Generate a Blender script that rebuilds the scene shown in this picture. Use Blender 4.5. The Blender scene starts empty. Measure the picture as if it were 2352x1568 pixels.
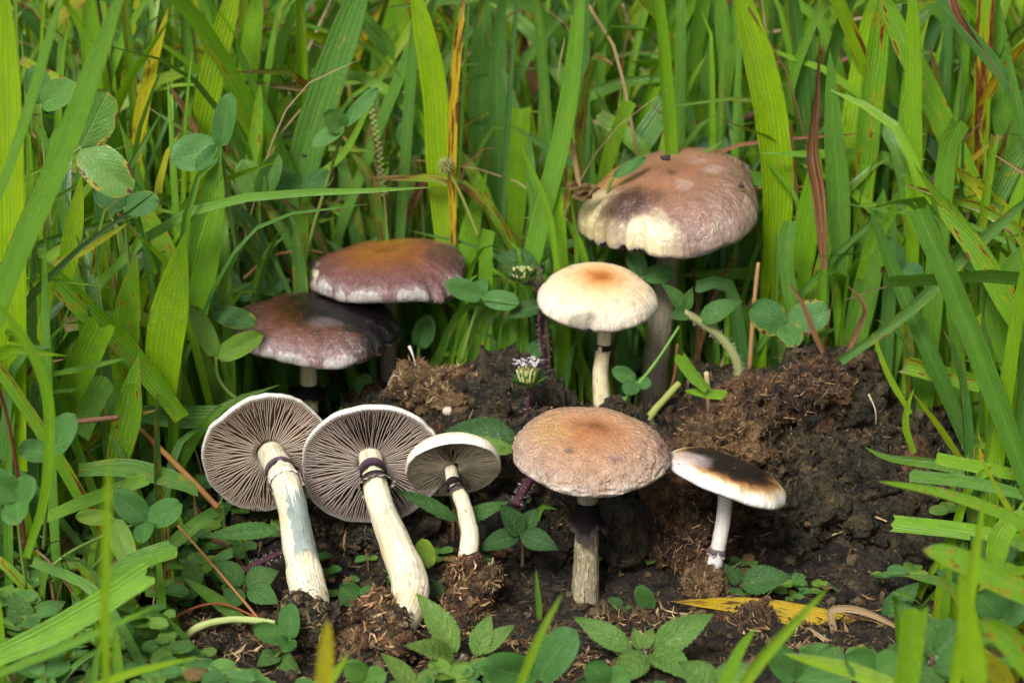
import bpy, bmesh, math, random
import numpy as np
from mathutils import Vector, Quaternion, Matrix
R_ = math.radians
random.seed(7); RNG = np.random.default_rng(7)
S = 0.01                                    # all lengths below are in centimetres
scene = bpy.context.scene

# ------------------------------------------------------------------ camera
PITCH = R_(18.0); DIST = 78.0
TGT = np.array((0.0, 0.0, 9.2))
FWD = np.array((0, math.cos(PITCH), -math.sin(PITCH)))
UP = np.array((0, math.sin(PITCH), math.cos(PITCH)))
CAM = TGT - FWD * DIST
TH = 18.0 / 85.0
cd = bpy.data.cameras.new('camera'); co = bpy.data.objects.new('camera', cd)
scene.collection.objects.link(co); scene.camera = co
cd.lens = 85; cd.sensor_width = 36; cd.clip_start = 0.02; cd.clip_end = 200
co.location = Vector(CAM * S); co.rotation_euler = (R_(90) - PITCH, 0, 0)
cd.dof.use_dof = True; cd.dof.focus_distance = 0.80; cd.dof.aperture_fstop = 14

# ------------------------------------------------------------------ sky, sun, exposure
SUN_TO = np.array((-0.38, -0.85, 0.95)); SUN_TO /= np.linalg.norm(SUN_TO)
w = bpy.data.worlds.new('World'); scene.world = w; w.use_nodes = True
nt = w.node_tree; nt.nodes.clear()
sky = nt.nodes.new('ShaderNodeTexSky'); sky.sky_type = 'NISHITA'; sky.sun_disc = False
sky.sun_elevation = math.asin(SUN_TO[2]); sky.sun_rotation = math.atan2(SUN_TO[0], SUN_TO[1])
sky.air_density = 1.0; sky.dust_density = 4.0
hs = nt.nodes.new('ShaderNodeHueSaturation'); hs.inputs['Saturation'].default_value = 0.22   # cloudy: nearly neutral
bg = nt.nodes.new('ShaderNodeBackground'); bg.inputs['Strength'].default_value = 0.10
wo = nt.nodes.new('ShaderNodeOutputWorld')
nt.links.new(sky.outputs[0], hs.inputs['Color']); nt.links.new(hs.outputs[0], bg.inputs[0]); nt.links.new(bg.outputs[0], wo.inputs[0])
sl = bpy.data.lights.new('sun', 'SUN'); sl.energy = 3.0; sl.angle = R_(18); sl.color = (1, 0.985, 0.95)
so = bpy.data.objects.new('sun', sl); scene.collection.objects.link(so)
so.rotation_euler = Vector(-SUN_TO).to_track_quat('-Z', 'Y').to_euler()
vs = scene.view_settings
vs.view_transform = 'Standard'; vs.look = 'None'; vs.gamma = 1; vs.exposure = 0.42; vs.use_curve_mapping = False
scene.render.engine = 'CYCLES'
cy = scene.cycles; cy.use_denoising = True; cy.max_bounces = 7; cy.transparent_max_bounces = 6
cy.diffuse_bounces = 4; cy.transmission_bounces = 4; cy.glossy_bounces = 2; cy.sample_clamp_indirect = 6

# ------------------------------------------------------------------ picking points
def at(px, py, Y):
    tx = (px - 1176) / 1176 * TH; ty = (784 - py) / 1176 * TH
    d = FWD + tx * np.array((1, 0, 0)) + ty * UP
    return CAM + d * ((Y - CAM[1]) / d[1])
def cmpp(P): return float((np.asarray(P) - CAM) @ FWD) * TH / 1176
def proj(P):
    q = np.asarray(P) - CAM; z = q @ FWD
    return 1176 + q[..., 0] / z / TH * 1176, 784 - (q @ UP) / z / TH * 1176

# ------------------------------------------------------------------ numpy noise
def _h(ix, iy, iz, seed):
    n = (ix * 374761393 + iy * 668265263 + iz * 2147483647 + seed * 974711) & 0xffffffff
    n = ((n ^ (n >> 13)) * 1274126177) & 0xffffffff
    n = ((n ^ (n >> 16)) * 2246822519) & 0xffffffff
    return ((n ^ (n >> 15)) & 0xffff) / 32767.5 - 1.0
def vn(P, f=1.0, seed=0):
    p = np.asarray(P, float) * f + 100.0
    i = np.floor(p).astype(np.int64); u = p - i; u = u * u * (3 - 2 * u)
    o = 0
    for a in (0, 1):
        for b in (0, 1):
            for c in (0, 1):
                wt = (u[:, 0] if a else 1 - u[:, 0]) * (u[:, 1] if b else 1 - u[:, 1]) * (u[:, 2] if c else 1 - u[:, 2])
                o = o + wt * _h(i[:, 0] + a, i[:, 1] + b, i[:, 2] + c, seed)
    return o
def fbm(P, f=1.0, octv=4, gain=0.5, seed=0):
    o = 0; a = 1
    for k in range(octv): o = o + a * vn(P, f * 2.03 ** k, seed + k * 17); a *= gain
    return o
def ridg(P, f=1.0, octv=3, seed=0):
    o = 0; a = 1
    for k in range(octv): o = o + a * (1 - 2 * np.abs(vn(P, f * 2.1 ** k, seed + k * 31))); a *= 0.5
    return o
def sst(a, b, x):
    t = np.clip((np.asarray(x, float) - a) / (b - a), 0, 1); return t * t * (3 - 2 * t)
def nrm(v): v = np.asarray(v, float); return v / max(np.linalg.norm(v), 1e-9)
def srgb(h):
    h = h.lstrip('#'); o = []
    for k in (0, 2, 4):
        c = int(h[k:k + 2], 16) / 255; o.append(c / 12.92 if c < .04045 else ((c + .055) / 1.055) ** 2.4)
    return tuple(o) + (1.0,)

# ------------------------------------------------------------------ objects
COL = scene.collection
def tag(o, label=None, cat=None, group=None, kind=None):
    if label: o['label'] = label
    if cat: o['category'] = cat
    if group: o['group'] = group
    if kind: o['kind'] = kind
    return o
def mkmesh(V, F, uv=None, col=None, attr='tint', smooth=True):
    V = np.asarray(V, float)
    me = bpy.data.meshes.new('mesh')
    if isinstance(F, np.ndarray):
        n, k = F.shape
        me.vertices.add(len(V)); me.vertices.foreach_set('co', (V * S).ravel().astype(np.float32))
        me.loops.add(n * k); me.loops.foreach_set('vertex_index', F.ravel().astype(np.int32))
        me.polygons.add(n); me.polygons.foreach_set('loop_start', np.arange(0, n * k, k, dtype=np.int32))
        me.update(calc_edges=True)
    else:
        me.from_pydata((V * S).tolist(), [], F)
    me.polygons.foreach_set('use_smooth', np.full(len(me.polygons), smooth))
    if uv is not None:
        l = me.uv_layers.new(name='UVMap'); li = np.empty(len(me.loops), np.int32); me.loops.foreach_get('vertex_index', li)
        l.data.foreach_set('uv', np.asarray(uv, np.float32)[li].ravel())
    if col is not None:
        a = me.attributes.new(attr, 'FLOAT_COLOR', 'POINT'); c = np.asarray(col, np.float32)
        if c.ndim == 1: c = np.tile(c, (len(V), 1))
        if c.shape[1] == 3: c = np.hstack([c, np.ones((len(c), 1), np.float32)])
        a.data.foreach_set('color', c.ravel())
    me.update()
    return me
def link(name, me, mat, parent=None, loc=(0, 0, 0)):
    o = bpy.data.objects.new(name, me); COL.objects.link(o)
    if me is not None and mat is not None and not me.materials: me.materials.append(mat)
    o.location = Vector(np.asarray(loc, float) * S)
    if parent is not None: o.parent = parent
    return o
def empty(name, label, cat, loc, group=None):
    o = bpy.data.objects.new(name, None); COL.objects.link(o); o.location = Vector(np.asarray(loc, float) * S)
    o.empty_display_size = 0.01; o['loc_cm'] = [float(v) for v in loc]
    return tag(o, label, cat, group)
def part(name, M, mat, root, kind=None, **kw):
    V, F = M[0], M[1]; uv = M[2] if len(M) > 2 else None; col = M[3] if len(M) > 3 else None
    b = np.array(root['loc_cm'])
    return tag(link(name, mkmesh(np.asarray(V) - b, F, uv, col, **kw), mat, root), kind=kind)
def single(name, M, mat, base, label, cat, group=None, **kw):
    V, F = M[0], M[1]; uv = M[2] if len(M) > 2 else None; col = M[3] if len(M) > 3 else None
    return tag(link(name, mkmesh(np.asarray(V) - np.asarray(base), F, uv, col, **kw), mat, None, base), label, cat, group)
def joinm(Ms):
    V = []; F = []; U = []; C = []; n = 0
    for M in Ms:
        V.append(M[0]); F.append(np.asarray(M[1]) + n); n += len(M[0])
        U.append(M[2]); C.append(M[3] if np.ndim(M[3]) == 2 else np.tile(M[3], (len(M[0]), 1)))
    return np.vstack(V), np.vstack(F), np.vstack(U), np.vstack(C)

# ------------------------------------------------------------------ shapes
def crom(P, n):
    P = np.asarray(P, float)
    if len(P) == 2: t = np.linspace(0, 1, n)[:, None]; return P[0] * (1 - t) + P[1] * t
    Q = np.vstack([2 * P[0] - P[1], P, 2 * P[-1] - P[-2]])
    L = np.r_[0, np.cumsum(np.linalg.norm(np.diff(P, axis=0), axis=1))]
    v = np.linspace(0, L[-1], n); i = np.clip(np.searchsorted(L, v, 'right') - 1, 0, len(P) - 2); t = ((v - L[i]) / np.maximum(L[i + 1] - L[i], 1e-9))[:, None]
    a, b, c, d = Q[i], Q[i + 1], Q[i + 2], Q[i + 3]
    return .5 * (2 * b + (c - a) * t + (2 * a - 5 * b + 4 * c - d) * t * t + (3 * b - a - 3 * c + d) * t ** 3)
def grid(n, m, closed=False):
    mm = m if closed else m - 1
    i, j = np.meshgrid(np.arange(n - 1), np.arange(mm), indexing='ij')
    a = i * m + j; b = i * m + (j + 1) % m; c = (i + 1) * m + (j + 1) % m; d = (i + 1) * m + j
    return np.stack([a, b, c, d], -1).reshape(-1, 4)
def tangents(P):
    T = np.gradient(P, axis=0); return T / np.maximum(np.linalg.norm(T, axis=1, keepdims=True), 1e-9)
def frames(P, hint):
    T = tangents(P); N = []; n = np.asarray(hint, float)
    for t in T:
        n = n - t * (n @ t)
        n = nrm(n); N.append(n)
    return T, np.array(N)
def blade(pts, width, tint, roll=0., fold=.25, cut=False, twist=0., n=16, face=(0, -1, .25), base_w=.7, tk=3.0, wav=0., peak=None):
    P = crom(pts, n); T, N = frames(P, face)
    t = np.linspace(0, 1, n)
    if peak is None:
        wd = (base_w + (1 - base_w) * sst(0, .45, t))
        wd = wd * (1 if cut else np.clip(1 - t ** tk, 0, 1) ** .8)
    else:
        wd = np.where(t < peak, base_w + (1 - base_w) * np.sin(np.clip(t / peak, 0, 1) * np.pi / 2), np.clip(1 - ((t - peak) / (1 - peak)) ** 1.7, 0, 1))
    wd = wd * width / 2
    us = np.array([-1, -.55, 0, .55, 1.]); jag = RNG.uniform(-.05, .05, 5)
    a_ = (roll + twist * t)[:, None]; B = np.cross(T, N)
    Ni = N * np.cos(a_) + B * np.sin(a_); Bi = np.cross(T, Ni); u2 = us[None, :, None]; w2 = wd[:, None, None]
    V = P[:, None, :] + Bi[:, None, :] * u2 * w2 + Ni[:, None, :] * ((np.abs(u2) ** 1.3 - .4) * fold * w2 + wav * np.sin(t[:, None, None] * 17 + u2 * 2) * np.abs(u2))
    if cut: V[-1] = V[-1] + T[-1] * (jag * width * 4)[:, None]
    UV = np.stack(np.broadcast_arrays(us[None, :] * .5 + .5, t[:, None]), -1).reshape(-1, 2)
    V = V.reshape(-1, 3)
    return np.array(V), grid(n, 5), np.array(UV), np.asarray(tint, float)
def tube(pts, rad, col, n=16, m=8, hint=(0, -1, .2), caps=True, rough=0., seed=0):
    P = crom(pts, n); T, N = frames(P, hint); t = np.linspace(0, 1, n)
    r = np.interp(t, np.linspace(0, 1, len(rad)), rad) if np.ndim(rad) else np.full(n, rad)
    a = np.arange(m) / m * 2 * np.pi; V = []
    B = np.cross(T, N)
    for i in range(n):
        V.append(P[i] + r[i] * (np.cos(a)[:, None] * N[i] + np.sin(a)[:, None] * B[i]))
    V = np.vstack(V); UV = np.stack([np.tile(a / 2 / np.pi, n), np.repeat(t, m)], 1)
    if rough: V = V + rough * (V - np.repeat(P, m, 0)) * fbm(V, 3, 3, seed=seed)[:, None]
    F = grid(n, m, True)
    if caps:
        V = np.vstack([V, P[0] - T[0] * r[0] * .3, P[-1] + T[-1] * r[-1] * .5]); UV = np.vstack([UV, (.5, 0), (.5, 1)])
        k = n * m; j = np.arange(m); j2 = (j + 1) % m
        F = np.vstack([F, np.stack([np.full(m, k), j2, j, j], 1)[:, [0, 1, 2, 2]], np.stack([np.full(m, k + 1), (n - 1) * m + j, (n - 1) * m + j2, (n - 1) * m + j2], 1)])
        return V, [tuple(dict.fromkeys(f)) for f in F.tolist()], UV, np.asarray(col, float)
    return V, F, UV, np.asarray(col, float)
def leaf(b, t, width, tint, face=(0, -.8, .6), fold=.3, curl=.0, teeth=0, shape='round', n=None, wav=.03, roll=0., sag=0.):
    n = n or (teeth * 3 + 1 if teeth else 14)
    b = np.asarray(b, float); t_ = np.asarray(t, float); L = np.linalg.norm(t_ - b); T = nrm(t_ - b)
    N = np.asarray(face, float); N = nrm(N - T * (N @ T)); B = np.cross(T, N)
    N, B = N * math.cos(roll) + B * math.sin(roll), B * math.cos(roll) - N * math.sin(roll)
    s = np.linspace(0, 1, n)
    if shape == 'round': wd = np.sqrt(np.clip(1 - (2 * s ** .86 - 1) ** 2, 0, 1)) * (.84 + .16 * s)
    elif shape == 'obov': wd = np.sin(np.pi * np.clip(s, 0, 1) ** 1.5) ** .75
    else: wd = np.sin(np.pi * s ** .72) ** .9 * (1 - .15 * s)
    wd = wd * width / 2
    notch = 0
    us = np.linspace(-1, 1, 9); sd = random.randint(0, 999)
    s2, u2 = np.meshgrid(s, us, indexing='ij'); au = np.abs(u2); w2 = wd[:, None]
    saw = 1 - .13 * (1 - (s2 * teeth) % 1.0) if teeth else np.ones_like(s2)
    saw[0] = 1; saw[-1] = 1
    along = s2 * L + (0 if shape == 'round' else .025) * L * np.sin(np.pi * s2) * au
    z = fold * au * w2 + curl * L * np.sin(np.pi * s2 * .9) - sag * L * s2 ** 2
    if teeth: z = z + .010 * L * np.sin((s2 * teeth * .5 - au * 1.1) * 2 * np.pi) * (1 - .3 * au) + .012 * L * (au ** .5 - .5)
    z = z + wav * L * .5 * np.sin(3.1 * u2 + 5 * s2 + sd)
    lat = u2 * w2 * (1 + (saw - 1) * au ** 4)
    V = b + along[..., None] * T + lat[..., None] * B + z[..., None] * N
    return V.reshape(-1, 3), grid(n, 9), np.stack([u2 * .5 + .5, s2], -1).reshape(-1, 2), np.asarray(tint, float)
_ico = {}
def ico(sub):
    if sub not in _ico:
        bm = bmesh.new(); bmesh.ops.create_icosphere(bm, subdivisions=sub, radius=1)
        V = np.array([v.co[:] for v in bm.verts]); F = np.array([[v.index for v in f.verts] for f in bm.faces]); bm.free(); _ico[sub] = (V, F)
    return _ico[sub]
def blob(c, r, sub, amp=.25, freq=.5, seed=0, crumb=.10, crumbf=2.2):
    V, F = ico(sub); r = np.asarray(r, float) * np.ones(3)
    P = V * r; nn = V / r; nn /= np.linalg.norm(nn, axis=1, keepdims=True)
    P = P + nn * (amp * r.min() * fbm(P + seed * 3.3, freq, 4, .55, seed))[:, None]
    P = P + nn * (crumb * ridg(P + seed, crumbf * .45, 3, seed + 5))[:, None]
    P = P + nn * (crumb * .55 * vn(P, crumbf * 2.6, seed + 9))[:, None] + crumb * .35 * np.stack([vn(P, crumbf * 2, seed + 11 + k) for k in range(3)], 1)
    ck = sst(.90, 1., 1 - np.abs(fbm(P + seed, .75 * crumbf / 2, 2, .5, seed + 77))) * crumb * 1.6
    P = P - nn * ck[:, None]
    return P + np.asarray(c), F, nn
def slivers(P, Nn, ln, wd, pal, lift=.25, bend=.3, seed=0, hug=True):
    """many small fibres lying on a surface: one quad strip each, joined"""
    r = np.random.default_rng(seed); k = len(P)
    d = r.normal(size=(k, 3)); d -= Nn * (d * Nn).sum(1, keepdims=True); d /= np.linalg.norm(d, axis=1, keepdims=True)
    d = d + Nn * r.normal(0, lift, (k, 1)); d /= np.linalg.norm(d, axis=1, keepdims=True)
    sd = np.cross(d, Nn + r.normal(0, .5, (k, 3))); sd /= np.linalg.norm(sd, axis=1, keepdims=True)
    L = r.uniform(*ln, k)[:, None]; W = r.uniform(*wd, k)[:, None]
    bd = r.normal(0, bend, (k, 3)) * L
    V = []
    for s_, ww in ((-.5, .5), (0., 1.), (.5, .15)):
        ctr = P + Nn * .03 + d * L * s_ + bd * (s_ * s_)
        V += [ctr - sd * W * ww * .5, ctr + sd * W * ww * .5]
    V = np.stack(V, 1).reshape(-1, 3)
    b = np.arange(k)[:, None] * 6
    F = np.vstack([b + np.array([0, 1, 3, 2]), b + np.array([2, 3, 5, 4])])
    pal = np.array(pal)[:, :3]; c = pal[r.integers(0, len(pal), k)] * r.uniform(.6, 1.25, (k, 1))
    C = np.repeat(np.hstack([c, np.ones((k, 1))]), 6, 0)
    UV = np.tile(np.array([(0, 0), (1, 0), (0, .5), (1, .5), (0, 1), (1, 1)]), (k, 1))
    return V, F, UV, C
def drops(P, Nn, rr, seed=0):
    r = np.random.default_rng(seed); V0, F0 = ico(2); k = len(P)
    R = r.uniform(*rr, k) * r.uniform(.5, 1, k)
    V = (V0[None] * R[:, None, None]); dn = (V @ Nn[:, :, None])[..., 0]
    V = V - Nn[:, None, :] * (dn * .45)[..., None] + P[:, None, :] + Nn[:, None, :] * (R * .18)[:, None, None]
    F = (np.arange(k)[:, None, None] * len(V0) + F0[None]).reshape(-1, 3)
    return V.reshape(-1, 3), F

def chunks(P, rr, pal, seed=0):
    r = np.random.default_rng(seed); V0, F0 = ico(2); k = len(P); pal = np.array(pal)[:, :3]
    R = rr[0] + (rr[1] - rr[0]) * r.random(k) ** 3
    sc = r.uniform(.45, 1.2, (k, 1, 3)) * R[:, None, None]
    nz = 1 + .45 * r.normal(0, 1, (k, len(V0), 1)).clip(-1.4, 1.4) * .5
    V = V0[None] * sc * nz
    a = r.uniform(0, 6.28, k); c, s_ = np.cos(a)[:, None], np.sin(a)[:, None]
    V = np.stack([V[..., 0] * c - V[..., 1] * s_, V[..., 0] * s_ + V[..., 1] * c, V[..., 2]], -1) + P[:, None, :]
    F = (np.arange(k)[:, None, None] * len(V0) + F0[None]).reshape(-1, 3)
    C = np.repeat(np.hstack([pal[r.integers(0, len(pal), k)] * r.uniform(.5, 1.3, (k, 1)), np.ones((k, 1))]), len(V0), 0)
    return V.reshape(-1, 3), F, np.zeros((len(C), 2)), C

# ------------------------------------------------------------------ node helpers
class NT:
    def __init__(s, name):
        s.m = bpy.data.materials.new(name); s.m.use_nodes = True; s.t = s.m.node_tree; s.t.nodes.clear()
        s.out = s.t.nodes.new('ShaderNodeOutputMaterial')
    def n(s, typ, ins=None, **pr):
        d = s.t.nodes.new(typ)
        for k, v in pr.items(): setattr(d, k, v)
        for k, v in (ins or {}).items(): s.set(d.inputs[k], v)
        return d
    def set(s, sock, v):
        if isinstance(v, bpy.types.NodeSocket): s.t.links.new(v, sock)
        else: sock.default_value = v
    def ma(s, op, a, b=0., c=None, clamp=False):
        d = s.n('ShaderNodeMath', {0: a, 1: b}, operation=op, use_clamp=clamp)
        if c is not None: s.set(d.inputs[2], c)
        return d.outputs[0]
    def mix(s, f, a, b, bt='MIX'):
        d = s.n('ShaderNodeMix', data_type='RGBA', blend_type=bt)
        s.set(d.inputs[0], f); s.set(d.inputs[6], a); s.set(d.inputs[7], b); return d.outputs[2]
    def rng(s, v, a, b, c=0., d=1., sm=True):
        return s.n('ShaderNodeMapRange', {0: v, 1: a, 2: b, 3: c, 4: d}, interpolation_type='SMOOTHSTEP' if sm else 'LINEAR').outputs[0]
    def ramp(s, f, stops):
        d = s.n('ShaderNodeValToRGB', {0: f}); e = d.color_ramp.elements
        while len(e) < len(stops): e.new(.5)
        for x, (p, c) in zip(e, stops): x.position = p; x.color = c
        return d.outputs[0]
    def noise(s, vec, sc, det=3., rough=.55, dist=0., col=False):
        d = s.n('ShaderNodeTexNoise', {'Vector': vec, 'Scale': sc, 'Detail': det, 'Roughness': rough, 'Distortion': dist})
        return d.outputs[1 if col else 0]
    def vor(s, vec, sc, out=0, **k): return s.n('ShaderNodeTexVoronoi', {'Vector': vec, 'Scale': sc}, **k).outputs[out]
    def map(s, vec, sc=(1, 1, 1), loc=(0, 0, 0)):
        return s.n('ShaderNodeMapping', {'Vector': vec, 'Scale': sc, 'Location': loc}).outputs[0]
    def vadd(s, a, b): return s.n('ShaderNodeVectorMath', {0: a, 1: b}, operation='ADD').outputs[0]
    def vscale(s, a, f): d = s.n('ShaderNodeVectorMath', {0: a}, operation='SCALE'); s.set(d.inputs['Scale'], f); return d.outputs[0]
    def bump(s, h, st, dist, nrm=None):
        i = {'Height': h, 'Strength': st, 'Distance': dist}
        if nrm is not None: i['Normal'] = nrm
        return s.n('ShaderNodeBump', i).outputs[0]
    def bsdf(s, col, rough=.5, nrm=None, spec=.5, **k):
        d = s.n('ShaderNodeBsdfPrincipled', {'Base Color': col, 'Roughness': rough, 'Specular IOR Level': spec})
        if nrm is not None: s.set(d.inputs['Normal'], nrm)
        for a, v in k.items(): s.set(d.inputs[a], v)
        return d.outputs[0]
    def done(s, sh): s.t.links.new(sh, s.out.inputs[0]); return s.m

def sep(N, vec): return N.n('ShaderNodeSeparateXYZ', {0: vec}).outputs
def uvx(N):
    u = N.n('ShaderNodeUVMap').outputs[0]; q = sep(N, u); return u, q[0], q[1]
def objv(N): return N.vscale(N.n('ShaderNodeTexCoord').outputs['Object'], 100.0)   # object space in cm
def attr(N, nm='tint'):
    a = N.n('ShaderNodeAttribute', attribute_name=nm); q = N.n('ShaderNodeSeparateColor', {0: a.outputs['Color']}).outputs
    return a.outputs['Color'], q[0], q[1], q[2], a.outputs['Alpha']

# grass: tint = (yellowness, deadness, spottedness, random)
def mat_grass():
    N = NT('grass_leaf'); u, x, y = uvx(N); _, yel, dead, spot, rnd = attr(N)
    seed = N.n('ShaderNodeCombineXYZ', {0: N.ma('MULTIPLY', rnd, 37.), 1: N.ma('MULTIPLY', rnd, 91.), 2: rnd}).outputs[0]
    uu = N.vadd(N.map(u, (1, 6, 1)), seed)
    fresh = N.ramp(yel, [(0., (.055, .160, .048, 1)), (.30, (.100, .245, .036, 1)), (.6, (.165, .365, .012, 1)), (.85, (.27, .45, .009, 1)), (1., (.62, .40, .018, 1))])
    n1 = N.noise(uu, 2.2, 3.)
    fresh = N.mix(N.rng(n1, .35, .7, 0, .35), fresh, N.mix(1., fresh, (.62, .66, .7, 1), 'MULTIPLY'))
    # parallel veins and pale midrib
    vein = N.ma('ABSOLUTE', N.ma('SINE', N.ma('ADD', N.ma('MULTIPLY', x, N.rng(rnd, 0, 1, 19., 31.)), N.ma('MULTIPLY', N.noise(N.vadd(N.map(u, (2.5, 2., 1)), seed), 1.5, 2.), 5.))))
    fine = N.noise(N.vadd(N.map(u, (60, .8, 1)), seed), 1., 2.)
    vv = N.ma('ADD', N.ma('MULTIPLY', vein, .5), N.ma('MULTIPLY', fine, .5))
    fresh = N.mix(N.ma('MULTIPLY', N.rng(vv, .2, .75, .55, 0), N.rng(N.noise(uu, 1.6, 2.), .3, .7, .2, 1.)), fresh, N.mix(1., fresh, (1.75, 1.5, 1.5, 1), 'MULTIPLY'))
    mid = N.rng(N.ma('ABSOLUTE', N.ma('SUBTRACT', x, .5)), .012, .045, .65, 0)
    fresh = N.mix(mid, fresh, N.mix(.5, fresh, (.26, .40, .08, 1)))
    # margins a little yellow / red brown
    edge = N.rng(N.ma('ABSOLUTE', N.ma('SUBTRACT', x, .5)), .44, .5, 0, 1)
    fresh = N.mix(N.ma('MULTIPLY', edge, N.rng(N.noise(uu, 1.3, 2.), .5, .62, 0, .8)), fresh, (.13, .055, .02, 1))
    # rust lesions
    ln = N.noise(N.vadd(N.map(u, (3.2, 7, 1)), seed), 1., 3., .6)
    th = N.rng(spot, 0, 1, .80, .50, False)
    les = N.rng(N.ma('SUBTRACT', ln, th), 0., .05)
    halo = N.rng(N.ma('SUBTRACT', ln, th), -.07, .0)
    fresh = N.mix(N.ma('MULTIPLY', halo, .75), fresh, (.42, .33, .015, 1))
    lc = N.ramp(N.noise(uu, 9., 3.), [(.3, (.05, .014, .006, 1)), (.5, (.16, .045, .012, 1)), (.7, (.30, .12, .03, 1))])
    c = N.mix(les, fresh, lc)
    # browning from the tip
    tip = N.rng(N.ma('ADD', y, N.ma('MULTIPLY', N.ma('SUBTRACT', n1, .5), .25)), N.ma('SUBTRACT', 1.06, N.ma('MULTIPLY', spot, .20)), N.ma('SUBTRACT', 1.12, N.ma('MULTIPLY', spot, .17)))
    c = N.mix(tip, c, N.mix(N.rng(n1, .4, .6), (.20, .085, .02, 1), (.34, .25, .10, 1)))
    # dead blades
    d1 = N.ramp(N.noise(N.vadd(N.map(u, (9, 2.2, 1)), seed), 1., 4., .65), [(.25, (.045, .016, .010, 1)), (.45, (.15, .050, .022, 1)), (.62, (.30, .16, .07, 1)), (.8, (.46, .33, .19, 1))])
    d2 = N.ramp(N.noise(N.vadd(N.map(u, (9, 2.2, 1)), seed), 1., 4., .65), [(.3, (.22, .12, .05, 1)), (.5, (.42, .28, .13, 1)), (.75, (.58, .44, .26, 1))])
    dd = N.mix(N.rng(yel, .35, .65), d1, d2)
    c = N.mix(N.rng(dead, .35, .65), c, dd)
    sp = N.rng(N.vor(N.vadd(N.map(u, (3, 14, 1)), seed), 1.6), .02, .09, 1, 0)
    sp = N.ma('MULTIPLY', sp, N.rng(N.noise(uu, 1.7, 1.), .45, .62, 0, .85))
    c = N.mix(sp, c, (.018, .014, .008, 1))
    bp = N.bump(N.ma('ADD', vv, N.ma('MULTIPLY', N.noise(uu, 14., 3.), .8)), .55, .0008)
    wet = N.rng(N.noise(uu, 1.1, 2.), .4, .65, .20, .46)
    a = N.bsdf(c, wet, bp, .6)
    tr = N.n('ShaderNodeBsdfTranslucent', {0: N.mix(1., c, (1.25, 1.3, .5, 1), 'MULTIPLY'), 'Normal': bp}).outputs[0]
    return N.done(N.n('ShaderNodeMixShader', {0: N.ma('MULTIPLY', N.ma('SUBTRACT', 1., dead), .36), 1: a, 2: tr}).outputs[0])
# broad leaves: tint = (yellowness, deadness/shade, spots, random)
def mat_leaf(name, herb):
    N = NT(name); u, x, y = uvx(N); _, yel, dead, spot, rnd = attr(N)
    seed = N.n('ShaderNodeCombineXYZ', {0: N.ma('MULTIPLY', rnd, 37.), 1: N.ma('MULTIPLY', rnd, 91.), 2: rnd}).outputs[0]
    uu = N.vadd(u, seed)
    if herb: c = N.ramp(yel, [(0., (.018, .085, .022, 1)), (.45, (.080, .225, .042, 1)), (1., (.30, .46, .08, 1))])
    else: c = N.ramp(yel, [(0., (.028, .115, .040, 1)), (.5, (.085, .240, .042, 1)), (1., (.24, .38, .022, 1))])
    ax = N.ma('ABSOLUTE', N.ma('SUBTRACT', x, .5))
    side = N.ma('FRACT', N.ma('MULTIPLY', N.ma('SUBTRACT', y, N.ma('MULTIPLY', ax, .9 if not herb else .75)), 9. if not herb else 7.))
    sv = N.rng(N.ma('ABSOLUTE', N.ma('SUBTRACT', side, .5)), .03, .13, 1, 0)
    mid = N.rng(ax, .008, .03, 1, 0)
    net = N.vor(N.vadd(N.map(u, (13, 20, 1)), seed), 1., feature='DISTANCE_TO_EDGE')
    nv = N.rng(net, .02, .14, 1, 0)
    veins = N.ma('MAXIMUM', mid, N.ma('MAXIMUM', N.ma('MULTIPLY', sv, .7), N.ma('MULTIPLY', nv, .35 if herb else .18)))
    n1 = N.noise(uu, 5., 3.)
    c = N.mix(N.rng(n1, .35, .7, 0, .45), c, N.mix(1., c, (.6, .66, .6, 1), 'MULTIPLY'))
    c = N.mix(N.ma('MULTIPLY', veins, .75), c, N.mix(.45, c, (.30, .42, .14, 1)))
    ln = N.noise(uu, 3.2, 3., .6)
    th = N.rng(spot, 0, 1, .92, .56, False)
    eb = N.ma('ADD', ln, N.ma('SUBTRACT', N.ma('MULTIPLY', N.rng(N.ma('MAXIMUM', ax, N.ma('SUBTRACT', y, .5)), .25, .5), .26), .08))
    c = N.mix(N.ma('MULTIPLY', N.rng(N.ma('SUBTRACT', eb, th), -.08, 0.), .8), c, (.40, .33, .03, 1))
    c = N.mix(N.rng(N.ma('SUBTRACT', eb, th), 0., .05), c, (.07, .030, .012, 1))
    c = N.mix(N.rng(dead, .3, .7), c, N.mix(n1, (.10, .05, .02, 1), (.36, .24, .09, 1)))
    sp = N.rng(N.vor(N.vadd(N.map(u, (5, 5, 1)), seed), 1.3), .02, .07, 1, 0)
    c = N.mix(N.ma('MULTIPLY', sp, .8), c, (.03, .022, .012, 1))
    h = N.ma('ADD', N.ma('MULTIPLY', veins, -1.), N.ma('MULTIPLY', N.noise(uu, 40., 2.), .25))
    bp = N.bump(h, .8 if herb else .55, .001)
    a = N.bsdf(c, N.rng(N.noise(uu, 7., 2.), .35, .65, .26, .5), bp, .5)
    tr = N.n('ShaderNodeBsdfTranslucent', {0: N.mix(1., c, (1.3, 1.3, .5, 1), 'MULTIPLY'), 'Normal': bp}).outputs[0]
    return N.done(N.n('ShaderNodeMixShader', {0: .28, 1: a, 2: tr}).outputs[0])
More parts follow.
